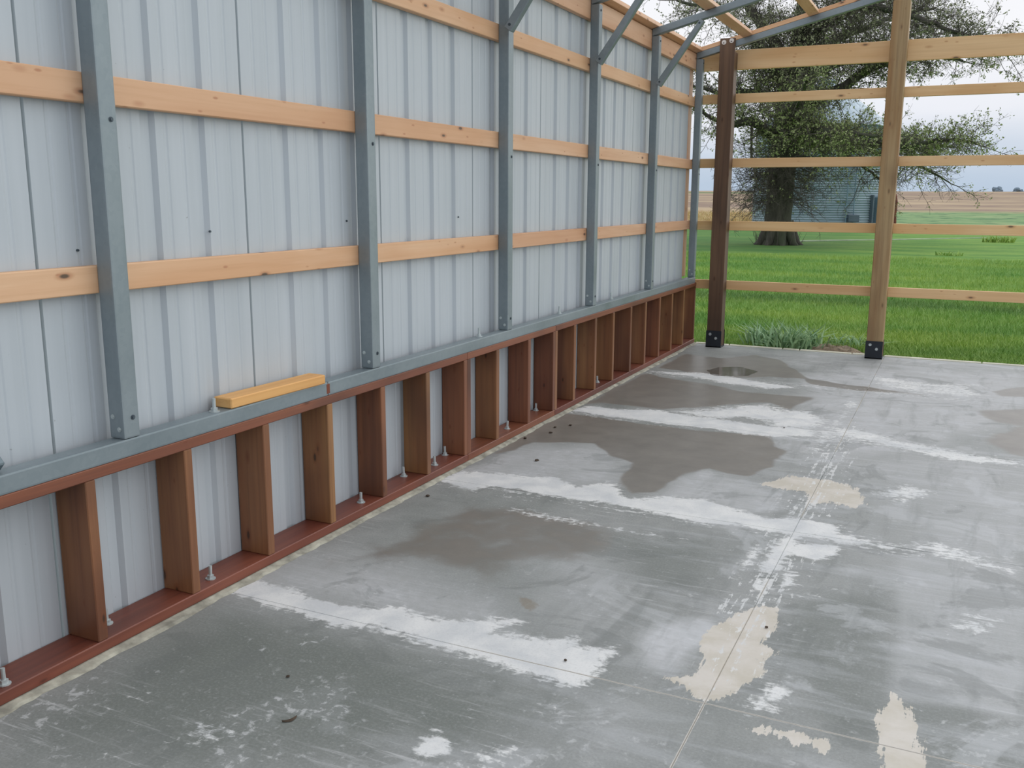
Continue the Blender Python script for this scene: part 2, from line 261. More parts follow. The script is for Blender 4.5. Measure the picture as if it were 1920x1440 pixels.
nx, ny = len(gx), len(gy); idx = np.arange(nx*ny).reshape(nx, ny)
V = np.stack([X, Y, Z], -1).reshape(-1, 3)
F = np.stack([idx[:-1, :-1], idx[1:, :-1], idx[1:, 1:], idx[:-1, 1:]], -1).reshape(-1, 4)
# slab edges
edge = []
ev = []
base = len(V)
loop = list(idx[:, -1])   # far edge
ev = [(V[i][0], V[i][1], -.14) for i in loop]
for k in range(len(loop)-1): edge.append((loop[k], loop[k+1], base+k+1, base+k))
V = np.vstack([V, np.array(ev)]); F = np.vstack([F, np.array(edge)[:, ::-1]])
b2 = len(V); loop = list(idx[0, :]); ev = [(V[i][0], V[i][1], -.14) for i in loop]; edge = [(loop[k], loop[k+1], b2+k+1, b2+k) for k in range(len(loop)-1)]
V = np.vstack([V, np.array(ev)]); F = np.vstack([F, np.array(edge)])
fm = fast_mesh('floor', V, F)
for a, keys in (('mask_a', 'wvd'), ('mask_b', 'ptb'), ('mask_c', 'ggg')):
    at = fm.color_attributes.new(a, 'FLOAT_COLOR', 'POINT'); D = np.zeros((len(V), 4), np.float32); D[:, 3] = 1
    for i, k in enumerate(keys): D[:nx*ny, i] = ch[k].ravel()
    at.data.foreach_set('color', D.ravel())
s = NT('concrete'); 
def attr(nm):
    a = s.n('Attribute'); a.attribute_name = nm; c = s.n('SeparateColor'); s.l(a.outputs['Color'], c.inputs[0]); return c.outputs
A, B, G_ = attr('mask_a'), attr('mask_b'), attr('mask_c')
v1 = s.vec((1, 1, 1)); nf = s.noise(v1, 28, 6, .65, .4); nm_ = s.noise(v1, 6, 5, .6, .3); nb = s.noise(v1, 1.3, 4, .55); nff = s.noise(v1, 110, 5, .7)
nstY = s.noise(s.vec((46, 3, 1)), 1, 6, .7, .2); nstX = s.noise(s.vec((3.4, 46, 1)), 1, 6, .7, .2); nbr = s.noise(s.vec((1.3, 7, 1)), 1, 5, .65, .5); nbc = s.noise(s.vec((9, 1.6, 1)), 1, 4, .6, .5); ncl = s.noise(s.vec((2.2, 2.2, 1), None), 1, 6, .62, .8)
sepn = s.n('SeparateXYZ'); s.l(v1, sepn.inputs[0]); PX_, PY_ = sepn.outputs[0], sepn.outputs[1]
def thr(v, n1, amp, lo=.42, hi=.58): return s.remap(s.math('ADD', v, s.math('MULTIPLY', s.math('SUBTRACT', n1, .5), amp)), lo, hi, 0, 1, True)
def nearj(c, js, w):
    out = None
    for j in js:
        d = s.math('ABSOLUTE', s.math('SUBTRACT', c, j)); m = s.remap(d, 0, w, 1, 0); out = m if out is None else s.math('MAXIMUM', out, m)
    return out
nmix = s.math('ADD', s.math('MULTIPLY', nf, .55), s.math('MULTIPLY', nstX, .45)); nmixY = s.math('ADD', s.math('MULTIPLY', nf, .4), s.math('MULTIPLY', nstY, .6))
base = s.mix(s.remap(nb, .35, .65), srgb(134, 138, 134), srgb(158, 160, 158))
base = s.mix(s.math('MULTIPLY', s.remap(nm_, .35, .7), .45), base, srgb(112, 117, 114))
base = s.mix(s.math('MULTIPLY', s.remap(G_[0], .1, .8), .75), base, srgb(104, 110, 104))
base = s.mix(s.math('MULTIPLY', s.remap(nff, .5, .72), .28), base, srgb(176, 180, 178))
base = s.mix(s.math('MULTIPLY', s.remap(nff, .48, .3), .30), base, srgb(92, 96, 92))
veil = s.math('MULTIPLY', s.math('ADD', A[1], 0), s.remap(nmix, .25, .7, .45, 1.2), clamp=True)
veil = s.math('MULTIPLY', veil, s.remap(nm_, .3, .65, .65, 1.1), clamp=True)
base = s.mix(s.math('MULTIPLY', veil, .85, clamp=True), base, srgb(202, 204, 206))
# broom / squeegee streaks along both directions and scuffs
base = s.mix(s.math('MULTIPLY', s.remap(nbr, .5, .68), s.math('MULTIPLY', s.remap(PX_, .7, 1.6), .42)), base, srgb(192, 195, 198))
base = s.mix(s.math('MULTIPLY', s.remap(ncl, .55, .62, 0, 1, True), s.math('MULTIPLY', s.remap(PX_, .5, 1.5), .38)), base, srgb(194, 197, 199))
base = s.mix(s.math('MULTIPLY', s.remap(ncl, .44, .38, 0, 1, True), .35), base, srgb(106, 111, 108))
base = s.mix(s.math('MULTIPLY', s.remap(nbc, .54, .7), s.math('MULTIPLY', s.remap(PX_, .9, 1.4), .4)), base, srgb(112, 117, 114))
sc1 = s.math('MULTIPLY', s.remap(nstX, .56, .7), s.remap(nb, .45, .62)); sc2 = s.math('MULTIPLY', s.remap(nf, .58, .7), s.remap(nm_, .5, .62))
sc3 = s.math('MULTIPLY', s.math('MULTIPLY', s.remap(nf, .54, .62), s.remap(ncl, .53, .6)), s.remap(PY_, 1.1, .5)); base = s.mix(s.math('MULTIPLY', s.math('MAXIMUM', s.math('MAXIMUM', sc1, sc2), sc3), .58), base, srgb(202, 204, 204))
wet = thr(A[2], nm_, .6, .3, .62)
wcol = s.mix(s.remap(nm_, .3, .7), srgb(112, 108, 101), srgb(132, 127, 119))
base = s.mix(s.math('MULTIPLY', wet, .88), base, wcol)
br = thr(B[2], nf, .4); base = s.mix(s.math('MULTIPLY', br, .7), base, srgb(134, 126, 112))
tan = thr(B[1], nmixY, 1.9, .47, .53); base = s.mix(s.math('MULTIPLY', tan, .9), base, s.mix(s.remap(nm_, .4, .6), srgb(216, 210, 200), srgb(202, 195, 180)))
wh = thr(A[0], nmix, 2.3, .36, .70)
jB = s.math('MULTIPLY', nearj(PX_, [1.79], .16), s.math('MULTIPLY', s.remap(PY_, 4.6, 4.0), s.remap(PY_, .4, 1.3))); jstr = s.remap(s.math('ADD', nmixY, s.math('MULTIPLY', jB, .075)), .585, .61); jstr = s.math('MULTIPLY', jstr, s.remap(jB, .02, .2))
jA = nearj(PY_, [2.11, 3.85, 5.5], .16); jstx = s.math('MULTIPLY', s.remap(s.math('ADD', nmix, s.math('MULTIPLY', jA, .09)), .595, .63), s.remap(jA, .02, .2))
jstx = s.math('MULTIPLY', jstx, s.remap(PX_, 2.9, 2.2))
wh = s.math('MAXIMUM', wh, s.math('MULTIPLY', s.math('MAXIMUM', jstr, s.math('MULTIPLY', jstx, .8)), .8))
wcl = s.mix(s.remap(nm_, .35, .6), srgb(206, 209, 210), srgb(228, 229, 227)); wcl = s.mix(s.math('MULTIPLY', s.remap(nff, .5, .3), .3), wcl, srgb(176, 178, 178))
base = s.mix(s.math('MULTIPLY', wh, .94), base, wcl)
jl = s.math('LESS_THAN', s.math('ABSOLUTE', s.math('ADD', s.math('SUBTRACT', PX_, 1.79), s.math('MULTIPLY', s.math('SUBTRACT', nf, .5), .006))), .0038)
jl = s.math('MULTIPLY', jl, s.math('MAXIMUM', s.remap(PY_, .62, .56), s.math('MULTIPLY', s.remap(nbc, .48, .52), .8)))
jm = s.math('LESS_THAN', s.math('ABSOLUTE', s.math('ADD', s.math('SUBTRACT', PY_, .53), s.math('MULTIPLY', s.math('SUBTRACT', nf, .5), .006))), .0036)
jm = s.math('MULTIPLY', jm, s.remap(PX_, .9, 1.1)); jl = s.math('MAXIMUM', jl, jm)
base = s.mix(s.math('MULTIPLY', jl, .85), base, srgb(206, 202, 194))
# pale aggregate specks in the near dark part
vor = s.n('TexVoronoi'); vor.inputs['Scale'].default_value = 60; s.l(v1, vor.inputs['Vector'])
spk = s.remap(vor.outputs['Distance'], .1, .22, 1, 0); dry = s.math('SUBTRACT', 1., wet)
base = s.mix(s.math('MULTIPLY', s.math('MULTIPLY', spk, dry), s.math('MULTIPLY', s.remap(nf, .5, .6), .35)), base, srgb(190, 192, 188))
rough = s.remap(nf, .3, .7, .5, .68)
rn = s.n('Mix', data_type='FLOAT'); s.l(wet, rn.inputs[0]); s.l(rough, rn.inputs[2]); rn.inputs[3].default_value = .36; rough = rn.outputs[0]
pud = thr(B[0], nm_, .5, .4, .5)
rough = s.math('MULTIPLY', rough, s.math('SUBTRACT', 1., s.math('MULTIPLY', pud, .92)))
rough = s.math('MAXIMUM', s.math('ADD', rough, s.math('MULTIPLY', wh, .1)), .04)
base = s.mix(s.math('MULTIPLY', pud, .4), base, srgb(70, 68, 62))
bh = s.math('MULTIPLY', s.math('ADD', nf, nff), s.math('SUBTRACT', 1., s.math('MULTIPLY', wet, .92)))
M_FLOOR = s.fin(base, rough, 0, bh, .12, .003)
tag(link('floor', fm, M_FLOOR), 'stained grey concrete slab with white powdery streaks and saw-cut joints', kind='structure')
# ---------------- left wall: corrugated sheet panels ----------------
JOINTS = [-1.88, -.966, -.052, .862, 1.776, 2.69, 3.604, 4.518, 5.432, 6.346, 7.075]
wall = empty('wall_left', (-.1, 0, 0), 'long wall of pale ribbed metal sheets screwed behind the steel posts', kind='structure')
def sheet_x(z):
    return -.1425 if z < .57 else -.1035
PROF = [(-.032, 0), (-.018, -.015), (.018, -.015), (.032, 0)]
ZS = [-.05, .3, .56, .62, 1.12, 1.7, 2.3, 2.775]
for k in range(len(JOINTS)-1):
    a, b = JOINTS[k], JOINTS[k+1]; pts = [(a-.04, -.022), (a-.001, -.022), (a+.004, 0), (a+.02, .0)]
    for r in range(0, 4):
        c = a+.2286*r
        if r and c+.034 < b-.01: pts += [(c+dy, dx) for dy, dx in PROF]
        for q in (-.0762, .0762):
            m = c+.1143+q*.5
            if m < b-.03: pts += [(m-.010, 0), (m-.004, -.002), (m+.004, -.002), (m+.010, 0)]
    pts += [(b-.007, 0)]; pts = sorted(pts); n = len(pts)
    V = [(sheet_x(z)+dx, y, z) for z in ZS for y, dx in pts]
    F = [(j*n+i, j*n+i+1, (j+1)*n+i+1, (j+1)*n+i) for j in range(len(ZS)-1) for i in range(n-1)]
    # back skin gives the sheet a thickness
    o = len(V); V += [(v[0]-.0015, v[1], v[2]) for v in V]; F += [tuple(reversed([q+o for q in f])) for f in F]
    V = [(x+.1, y, z) for x, y, z in V]
    link('sheet_panel', mesh('sheet_panel', V, F), M_SHEET, wall, (-.1, 0, 0))
random.seed(4)
for (y, z) in [(.26, 1.85+.42), (.27, 1.2), (.66, 1.31), (.14, 2.15), (.36, 2.05), (.09, 1.27), (1.5, 1.33), (2.52, 1.33)]:
    link('stray_screw', cyl_mesh(.004, .006, 8), M_SCREW, wall, (sheet_x(z)+.0, y, z), (0, math.pi/2, 0))

# ---------------- knee wall ----------------
SX = -.1395
kw = empty('knee_wall', (-.07, 3, 0), 'low red-brown timber stud wall standing along the slab edge under the galvanized rail', 'stud wall')
zt = .615
bot = [(-1.6, 2.43), (2.43, 3.652), (3.652, 7.262)]
for a, b in bot: bar('bottom_plate', 'y', (SX, 0, a+.001, b-.001, .012, .05), M_PLATE, kw)
for a, b in bot: bar('top_plate', 'y', (SX, 0, a+.001, b-.001, zt-.038, zt), M_PLATE, kw)
stud_y = [(-.813, 0), (-.4064, 1), (0, 1), (.4064, 2), (.8128, 1), (1.2192, 2), (1.6256, 0), (2.032, 2), (2.43, 0), (2.468, 0), (2.82, 2), (3.26, 0), (3.652, 0), (3.69, 1), (4.02, 2), (4.43, 1), (4.82, 2), (5.24, 1), (5.63, 2), (6.04, 0), (6.43, 1), (6.83, 2), (7.24, 0)]
for y, m in stud_y:
    bar('stud', 'z', (SX, -.001, y-.038, y, .05, zt-.038), (M_STUD, M_STUD2, M_STUD)[m] if m != 2 else M_STUD2, kw)
BOLT = join_meshes([(cyl_mesh(.0065, .05, 10), T((0, 0, 0))), (cyl_mesh(.0125, .011, 6), T((0, 0, .004))), (cyl_mesh(.019, .004, 14), T((0, 0, 0)))])
for x, y in [(-.038, -.34), (-.088, .07), (-.048, .504), (-.054, 1.482), (-.097, 1.922), (-.059, 2.166), (-.106, 2.36), (-.059, 3.045), (-.106, 3.58), (-.077, 4.669)]:
    o = link('anchor_bolt', BOLT, M_ZINC, kw, (x, y, .0495)); o.rotation_euler = (random.uniform(-.06, .06), random.uniform(-.06, .06), 0)
# crumbly mortar bead along the sill
rs = random.Random(7); V = []; F = []
ys = np.arange(-1.6, 7.26, .035); w = .03
for i, y in enumerate(ys):
    w = .7*w+.3*rs.choice([.012, .03, .04, .045]); h = rs.uniform(.004, .013)
    V += [(-.03, y, 0), (-.03, y, .0115), (.004, y, .012), (w*.7, y, h*.7), (w, y, .0005)]
for i in range(len(ys)-1):
    for j in range(4): F.append((i*5+j, i*5+j+1, i*5+j+6, i*5+j+5))
V = [(x+.07, y-3, z) for x, y, z in V]
link('mortar_bead', mesh('mortar_bead', V, F), M_MORTAR, kw, (-.07, 3, 0))

# ---------------- galvanized base rail ----------------
def tube(name, axis, b, mat=M_GALV, parent=None): return bar(name, axis, b, mat, parent, .006, 2)
rail = empty('base_rail', (-.03, 3, zt), 'galvanized square steel rail lying along the top of the low stud wall', 'rail')
for a, b in ((-1.6, 1.19), (1.192, 7.195)): tube('rail_length', 'y', (-.0625, 0, a, b, zt+.0005, .6735), M_GALV, rail)
for x, y in ((-.03, .555), (-.035, 2.63), (-.04, 3.80), (-.04, 4.83)):
    link('anchor_bolt', BOLT, M_ZINC, rail, (x, y, .673))
link('rail_coupler', box_mesh(.011, .028, .046, .004), M_RUST, rail, (-.0045, 1.191, .644))

# ---------------- steel posts, braces, rafters ----------------
PY = [.186, 1.59, 2.988, 4.396, 5.787, 7.19]
ordn = ['nearest', 'second', 'third', 'fourth', 'fifth']
SCR = join_meshes([(cyl_mesh(.005, .004, 6), T((0, 0, 0))), (cyl_mesh(.008, .0015, 14), T((0, 0, 0)))])
SCRZ = SCR.copy()
def screw(parent, loc, face, mat=None):
    rot = {'x': (0, math.pi/2, 0), '-y': (math.pi/2, 0, 0)}[face]
    if mat: me = SCRZ; link('screw', me, mat, parent, loc, rot)
    else: link('screw', SCR, M_SCREW, parent, loc, rot)
for i, y in enumerate(PY):
    lab = ['nearest galvanized square steel post, against the tin wall at left', 'second galvanized steel post from the left, where the short offcut lies left of it',
           'third galvanized steel post from the left, with a diagonal brace near the top edge', 'fourth galvanized steel post, whose brace rises past the eave board',
           'fifth galvanized steel post, the last one with a diagonal brace', 'galvanized steel corner post at the far end of the tin wall, without a brace'][i]
    t = empty('steel_post', (-.03, y-.03, .6735), lab, 'post', 'galvanized posts along the tin wall')
    tube('post_tube', 'z', (-.0625, 0, y-.0635, y, .6745, 2.717), M_GALV, t)
    for z in (.74,): screw(t, (.0005, y-.025, z), 'x')
    screw(t, (-.045, y-.0637, .745), '-y', M_ZINC); screw(t, (-.02, y-.0637, .705), '-y', M_ZINC)
    screw(t, (.0005, y-.022, 1.66), 'x')
    screw(t, (.0005, y-.03, 2.68), 'x')
SLOPE = .248; RA = math.atan(SLOPE); XR = 4.4
def raf_z(x): return 2.774+SLOPE*(x+.06)
def prism(name, poly, y0, y1, mat, parent=None):
    """polygon in x-z, extruded in y"""
    n = len(poly); V = [(x, y0, z) for x, z in poly]+[(x, y1, z) for x, z in poly]
    F = [tuple(range(n)), tuple(range(2*n-1, n-1, -1))]+[(i, i+n, (i+1) % n+n, (i+1) % n) for i in range(n)]
    me = mesh(name, V, F); bm = bmesh.new(); bm.from_mesh(me); bmesh.ops.recalc_face_normals(bm, faces=bm.faces)
    bmesh.ops.bevel(bm, geom=bm.edges[:], offset=.004, segments=1, affect='EDGES'); bm.to_mesh(me); bm.free()
    off = Vector((0, 0, 0))
    if parent is None:
        c = Vector((sum(p[0] for p in poly)/n, (y0+y1)/2, sum(p[1] for p in poly)/n)); me.transform(T(-c)); return link(name, me, mat, None, c)
    return link(name, me, mat, parent)
for i, y in enumerate(PY):
    lab = ['steel rafter over the nearest post, out of view above the camera', 'steel rafter over the second post, out of view above', 'steel rafter over the third post, out of view above',
           'galvanized rafter tube rising from the fourth steel post at the top edge', 'galvanized rafter tube rising from the fifth steel post, nearer one of two fully seen', 'galvanized end rafter passing behind the top of the dark wooden post'][i]
    # outer layer
    dz = .0565
    o = prism('steel_rafter', [(-.0625, raf_z(-.0625)-dz), (-.0625, raf_z(-.0625)), (XR, raf_z(XR)), (XR, raf_z(XR)-dz)], y-.0625, y-.001, M_GALV)
    tag(o, lab, 'rafter', 'galvanized roof rafters')
for i, y in enumerate(PY[:5]):
    lab = ['diagonal galvanized knee brace at the nearest steel post, above the picture', 'diagonal galvanized knee brace at the second steel post, above the picture', 'diagonal galvanized knee brace on the third steel post, cut by the top edge',
           'diagonal galvanized knee brace on the fourth steel post', 'diagonal galvanized knee brace on the fifth steel post, complete from post to rafter'][i]
    a = Vector((.012, 2.33)); b = Vector((.345, 2.80)); d = (b-a).normalized(); nrm = Vector((d.y, -d.x)); h = .025
    t = empty('knee_brace', (a.x, y-.08, a.y), lab, 'brace', 'diagonal braces between posts and rafters')
    P0 = [a-d*.0+nrm*h, a-nrm*h*1.0, b-nrm*h*.6+d*.01, b+nrm*h+d*.012]
    o = prism('brace_tube', [(p.x-a.x, p.y-a.y) for p in P0], -.030, .0155, M_GALV, t); o.location = (0, 0, 0)
    screw(t, (a.x+.002+d.x*.02, y-.1105, a.y+d.y*.03), '-y'); screw(t, (b.x-d.x*.02, y-.1105, b.y-d.y*.02), '-y')

# ---------------- wooden girts on the tin wall ----------------
rows = [('lowest', 1.137, 1.222), ('middle', 1.708, 1.796), ('upper', 2.285, 2.372)]
for r, (nm, z0, z1) in enumerate(rows):
    for a, b, w in ((-1.9, 2.955, 'left length ending at the third steel post'), (2.958, 7.185, 'far length beyond the third steel post')):
        o = bar('girt', 'y', (-.1015, -.0637, a, b, z0, z1), M_PINE)
        tag(o, '%s pine girt on the tin wall, %s' % (nm, w), 'board', 'pine girts on the tin wall')
for a, b, w in ((-1.9, 2.955, 'left length'), (2.958, 7.185, 'far length beyond the third post')):
    o = bar('eave_girt', 'y', (-.1015, -.0637, a, b, 2.622, 2.765), M_PINE)
    tag(o, 'wide pine eave board topping the tin wall, ' + w, 'board', 'pine eave boards on the tin wall')
o = bar('corner_board', 'z', (-.139, -.1025, 7.075, 7.19, .68, 2.76), M_PINE); tag(o, 'upright orange pine board behind the far corner steel post', 'board')

# purlins lie flat across the rafters, an end board closes them
def roof_box(name, x0, x1, y0, y1, lab, axis):
    z = raf_z((x0+x1)/2); L_ = (x1-x0)/math.cos(RA)
    s = (L_, y1-y0, .038) if axis == 'x' else (y1-y0, L_, .038)
    me = box_mesh(*s, .003)
    if axis == 'y':
        me.transform(Matrix.Rotation(0, 4, 'Z'))
    o = link(name, me, M_PINE, None, ((x0+x1)/2, (y0+y1)/2, z+.0195/math.cos(RA)+.0005))
    o.rotation_euler = Euler((0, -RA, 0)) if axis == 'x' else (Matrix.Rotation(-RA, 4, 'Y') @ Matrix.Rotation(math.pi/2, 4, 'Z')).to_euler()
    return tag(o, lab, 'board', 'pine purlins laid flat over the rafters')
PX = [-.1, .36, .935, 1.51, 2.09, 2.66]
for k, x in enumerate(PX):
    lab = ['pine purlin along the eave, topmost board over the tin wall', 'pine purlin crossing the fifth steel rafter, nearest to the eave', 'pine purlin at the top edge, left of the tan wooden post',
           'third pine purlin up the slope, above the picture', 'fourth pine purlin up the slope, above the picture', 'fifth pine purlin up the slope, above the picture'][k]
    roof_box('purlin', x, x+.087, 1.3 if k < 3 else 2.9, 7.126, lab, 'y')
roof_box('end_purlin', -.1, 3.6, 7.129, 7.20, 'pine board lying along the top of the end rafter at the gable', 'x')['group'] = 'gable boards'

# ---------------- back gable: wooden posts and girts ----------------
def wood_post(x0, top, mat, lab, grp='wooden gable posts', washers=True):
    x1 = x0+.14; y0 = 7.10; y1 = 7.237
    t = empty('wooden_post', (x0+.07, 7.17, 0), lab, 'post', grp)
    if washers:
        zn = raf_z(x0)-.064
        # one timber, notched at the back where the rafter passes; long axis = local X
        prof = [(.012, y0), (top-.006, y0), (top, y0+.004), (top, 7.1265), (zn, 7.1265), (zn, y1), (.012, y1)]; n = len(prof); zc = top/2
        V = [(z-zc, y-7.17, .07) for z, y in prof]+[(z-zc, y-7.17, -.07) for z, y in prof]
        me = mesh('timber', V, [tuple(range(n)), tuple(range(2*n-1, n-1, -1))]+[(i, i+n, (i+1) % n+n, (i+1) % n) for i in range(n)])
        bm = bmesh.new(); bm.from_mesh(me); bmesh.ops.recalc_face_normals(bm, faces=bm.faces); bmesh.ops.bevel(bm, geom=bm.edges[:], offset=.004, segments=1, affect='EDGES'); bm.to_mesh(me); bm.free()
        link('timber', me, mat, t, (x0+.07, 7.17, zc), ROT['z'])
    else: bar('timber', 'z', (x0, x1, y0, y1, .012, 3.1), mat, t, .006)
    br = link('bracket', join_meshes([(box_mesh(.15, .005, .163, .001), T((0, -.0725, .0815))), (box_mesh(.15, .005, .163, .001), T((0, .0725, .0815))), (box_mesh(.15, .15, .012, .002), T((0, 0, .006)))]), M_BRACKET, t, (x0+.07, (y0+y1)/2, 0))
    for dx, z in ((-.035, .128), (.022, .09)):
        link('bolt_head', cyl_mesh(.0145, .008, 12, .011), M_ZINC, br, (x0+.07+dx, y0-.0085, z), (math.pi/2, 0, 0))
    if washers:
        for dx in (-.032, .038):
            w = link('washer', cyl_mesh(.021, .003, 20), M_WASHER, t, (x0+.07+dx, y0-.0002, top-.032+dx*.15), (math.pi/2, 0, 0))
            link('bolt_end', cyl_mesh(.008, .006, 8), M_RUBBER, w, (x0+.067+dx, y0-.003, top-.032+dx*.15), (math.pi/2, 0, 0))
    return t
wood_post(.160, 2.884, M_POST, 'dark brown square wooden post with two pale washers at its top, near the corner')
wood_post(1.634, 3.3, M_POST2, 'tan brown square wooden post on a black bracket, right of the dark one', washers=False)
GB = [(.557, .645, 'lowest'), (1.13, 1.218, 'second'), (1.722, 1.808, 'third'), (2.314, 2.40, 'fourth'), (2.616, 2.792, 'wide topmost')]
for z0, z1, w in GB:
    o = bar('gable_girt', 'x', (-.10, 4.78, 7.2385, 7.2765, z0, z1), M_PINE_B)
    tag(o, '%s pine board of the open gable%s' % (w, ', counted up from the slab' if w != 'wide topmost' else ', just under the end rafter'), 'board', 'pine boards across the open gable')
# pale broken strip at the slab's far edge
tr = empty('trim_1', (1.8, 7.28, 0), 'pale broken edge strip along the far end of the slab', kind='structure')
xs = [0.0, .34, .86, 1.02, 1.5, 1.78, 2.6, 3.9, 5.6, 7.5]
for a, b in zip(xs[:-1], xs[1:]):
    o = bar('edge_strip', 'x', (a+.004, b-.004, 7.271, 7.33, -.12, .008), M_EDGE, tr, .006)
# ---------------- offcut and tube end on the rail ----------------
me = box_mesh(.54, .087, .038, .004); o = link('lumber_offcut', me, M_FRESH, None, (-.034, .882, .6742+.0195))
o.rotation_euler = (0, 0, math.pi/2-.035)
tag(o, 'short freshly cut yellow-orange lumber offcut resting on the galvanized rail', 'lumber')
o = link('tube_offcut', join_meshes([(box_mesh(.038, .3, .038, .004), T((0, 0, 0)))]), M_GALV_D, None, (-.036, -.433, .6735+.0275)); o.rotation_euler = (.0, math.radians(45), 0)
tag(o, 'galvanized tube end poking in at the left edge above the rail', 'tube')
# ---------------- debris on the slab ----------------
rs = random.Random(3)
CR = [(.099, 1.825, 'dark crumb lying on the slab close to the sill, between the two nearest white streaks'), (.321, 2.64, 'dark crumb on the slab in the pale patch beside the second white streak'),
 (.145, 3.248, 'dark crumb nearest the camera of three lying near the sill'), (.115, 3.387, 'middle dark crumb of three lying near the sill'), (.182, 3.483, 'farthest dark crumb of three lying near the sill'),
 (.06, 3.054, 'dark crumb touching the mortar bead at the sill'), (.611, .122, 'small dark speck on the slab just beyond the curled dead leaf'), (1.332, .585, 'dark speck on the nearest white streak beside the saw cut'),
 (1.426, 4.026, 'dark crumb on the far white streak left of the long saw cut'), (1.86, 1.1, 'dark speck on the tan flaking patch')]
for k, (x, y, lab) in enumerate(CR):
    bm = bmesh.new(); bmesh.ops.create_icosphere(bm, subdivisions=1, radius=.011 if k < 6 else .006)
    for v in bm.verts: v.co = Vector((v.co.x*rs.uniform(.8, 1.8), v.co.y*rs.uniform(.7, 1.2), v.co.z*.45))*rs.uniform(.8, 1.15)
    me = bpy.data.meshes.new('clod'); bm.to_mesh(me); bm.free()
    tag(link('dirt_crumb', me, M_DIRTCLOD, None, (x, y, .0045), (0, 0, rs.uniform(0, 6))), lab, 'debris', 'dirt crumbs scattered on the slab')
V = []; F = []
for i in range(7):
    t_ = i/6; a = t_*1.3; x = .035*math.sin(a); y = .04*(1-math.cos(a)); w = .005*math.sin(math.pi*(.1+.85*t_))
    V += [(x-w, y+w, .002), (x, y, .006), (x+w, y-w, .002)]
    if i: b = (i-1)*3; F += [(b, b+1, b+4, b+3), (b+1, b+2, b+5, b+4)]
tag(link('dead_leaf', mesh('leaf', V, F), M_DIRTCLOD, None, (.755, -.084, 0), (0, 0, .4)), 'curled dark dead leaf on the slab near the lower left', 'leaf')
# ---------------- terrain ----------------
def smooth(t): t = np.clip(t, 0, 1); return t*t*(3-2*t)
def ground(x, y):
    x = np.asarray(x, float); y = np.asarray(y, float)
    d = np.hypot(x-2.3, y+2)
    return -.07+4.35*smooth((d-75)/330)-.0*x+.03*(noise2(x+500, y+500, .25, 5)-.5)*np.clip((d-14)/20, 0, 1)+.35*(noise2(x+900, y+900, .012, 6)-.5)*np.clip((d-100)/200, 0, 1)
ang = np.radians(np.linspace(-75, 75, 151)+16); rad = np.concatenate([np.linspace(0, 30, 61), np.geomspace(31, 1500, 70)])
AA, RR = np.meshgrid(ang, rad, indexing='ij'); GX = 2.35-np.sin(AA)*RR*1.0; GY = -6+np.cos(AA)*RR
GZ = ground(GX, GY)
GZ = np.where((GX > -.14) & (GX < 7.6) & (GY < 7.2), -.3, GZ)
na, nr = AA.shape; ix = np.arange(na*nr).reshape(na, nr)
Vt = np.stack([GX, GY, GZ], -1).reshape(-1, 3); Ft = np.stack([ix[:-1, :-1], ix[:-1, 1:], ix[1:, 1:], ix[1:, :-1]], -1).reshape(-1, 4)[:, ::-1]
s = NT('ground'); pos = s.n('NewGeometry').outputs['Position']; sp = s.n('SeparateXYZ'); s.l(pos, sp.inputs[0]); px, py = sp.outputs[0], sp.outputs[1]
def mapn(scale, *a): 
    m = s.n('Mapping'); s.l(pos, m.inputs[0]); m.inputs['Scale'].default_value = scale; return s.noise(m.outputs[0], 1, *a)
g1 = mapn((.25, .9, 1), 4); g2 = mapn((9, 9, 1), 4); g3 = mapn((1.2, 2.5, 1), 4); f1 = mapn((.02, .06, 1), 5); f2 = mapn((.6, .25, 1), 4); f3 = mapn((.15, .5, 1), 4)
lawn = s.mix(s.remap(g1, .38, .62), srgb(96, 146, 62), srgb(136, 170, 78))
lawn = s.mix(s.math('MULTIPLY', s.remap(g3, .5, .7), .55), lawn, srgb(80, 124, 62))
band = s.math('MULTIPLY', s.remap(s.math('ADD', py, s.math('MULTIPLY', g3, 1.2)), 12.3, 12.7), s.remap(s.math('ADD', py, s.math('MULTIPLY', g3, 2.)), 14.6, 13.6)); lawn = s.mix(s.math('MULTIPLY', band, .6), lawn, srgb(70, 112, 56))
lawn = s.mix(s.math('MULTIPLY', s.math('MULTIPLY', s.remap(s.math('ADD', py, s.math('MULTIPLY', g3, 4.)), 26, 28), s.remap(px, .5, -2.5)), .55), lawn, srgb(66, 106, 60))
lawn = s.mix(s.math('MULTIPLY', s.remap(g2, .35, .7), .4), lawn, srgb(72, 112, 54))
weeds = s.mix(s.remap(f3, .4, .62), srgb(104, 144, 92), srgb(146, 164, 116))
weeds = s.mix(s.remap(f2, .52, .64), weeds, srgb(84, 120, 80))
ndy = s.math('ADD', py, s.math('MULTIPLY', s.math('SUBTRACT', g1, .5), 14.))
lawn = s.mix(s.remap(ndy, 42, 54), lawn, weeds)
field = s.mix(s.remap(f1, .42, .6), srgb(138, 118, 104), srgb(176, 156, 128))
field = s.mix(s.math('MULTIPLY', s.remap(f3, .5, .62), .5), field, srgb(192, 172, 138))
left = s.math('MULTIPLY', s.math('GREATER_THAN', py, 54.), s.math('LESS_THAN', s.math('ADD', px, s.math('MULTIPLY', py, .01)), -8.5))
far = s.remap(s.math('ADD', py, s.math('MULTIPLY', f1, 40)), 128, 136)
fm_ = s.math('MAXIMUM', left, far)
stub = s.mix(s.remap(f2, .45, .55), srgb(176, 148, 112), srgb(214, 190, 142)); stub = s.mix(s.remap(py, 80, 120), stub, field)
col = s.mix(fm_, lawn, stub)
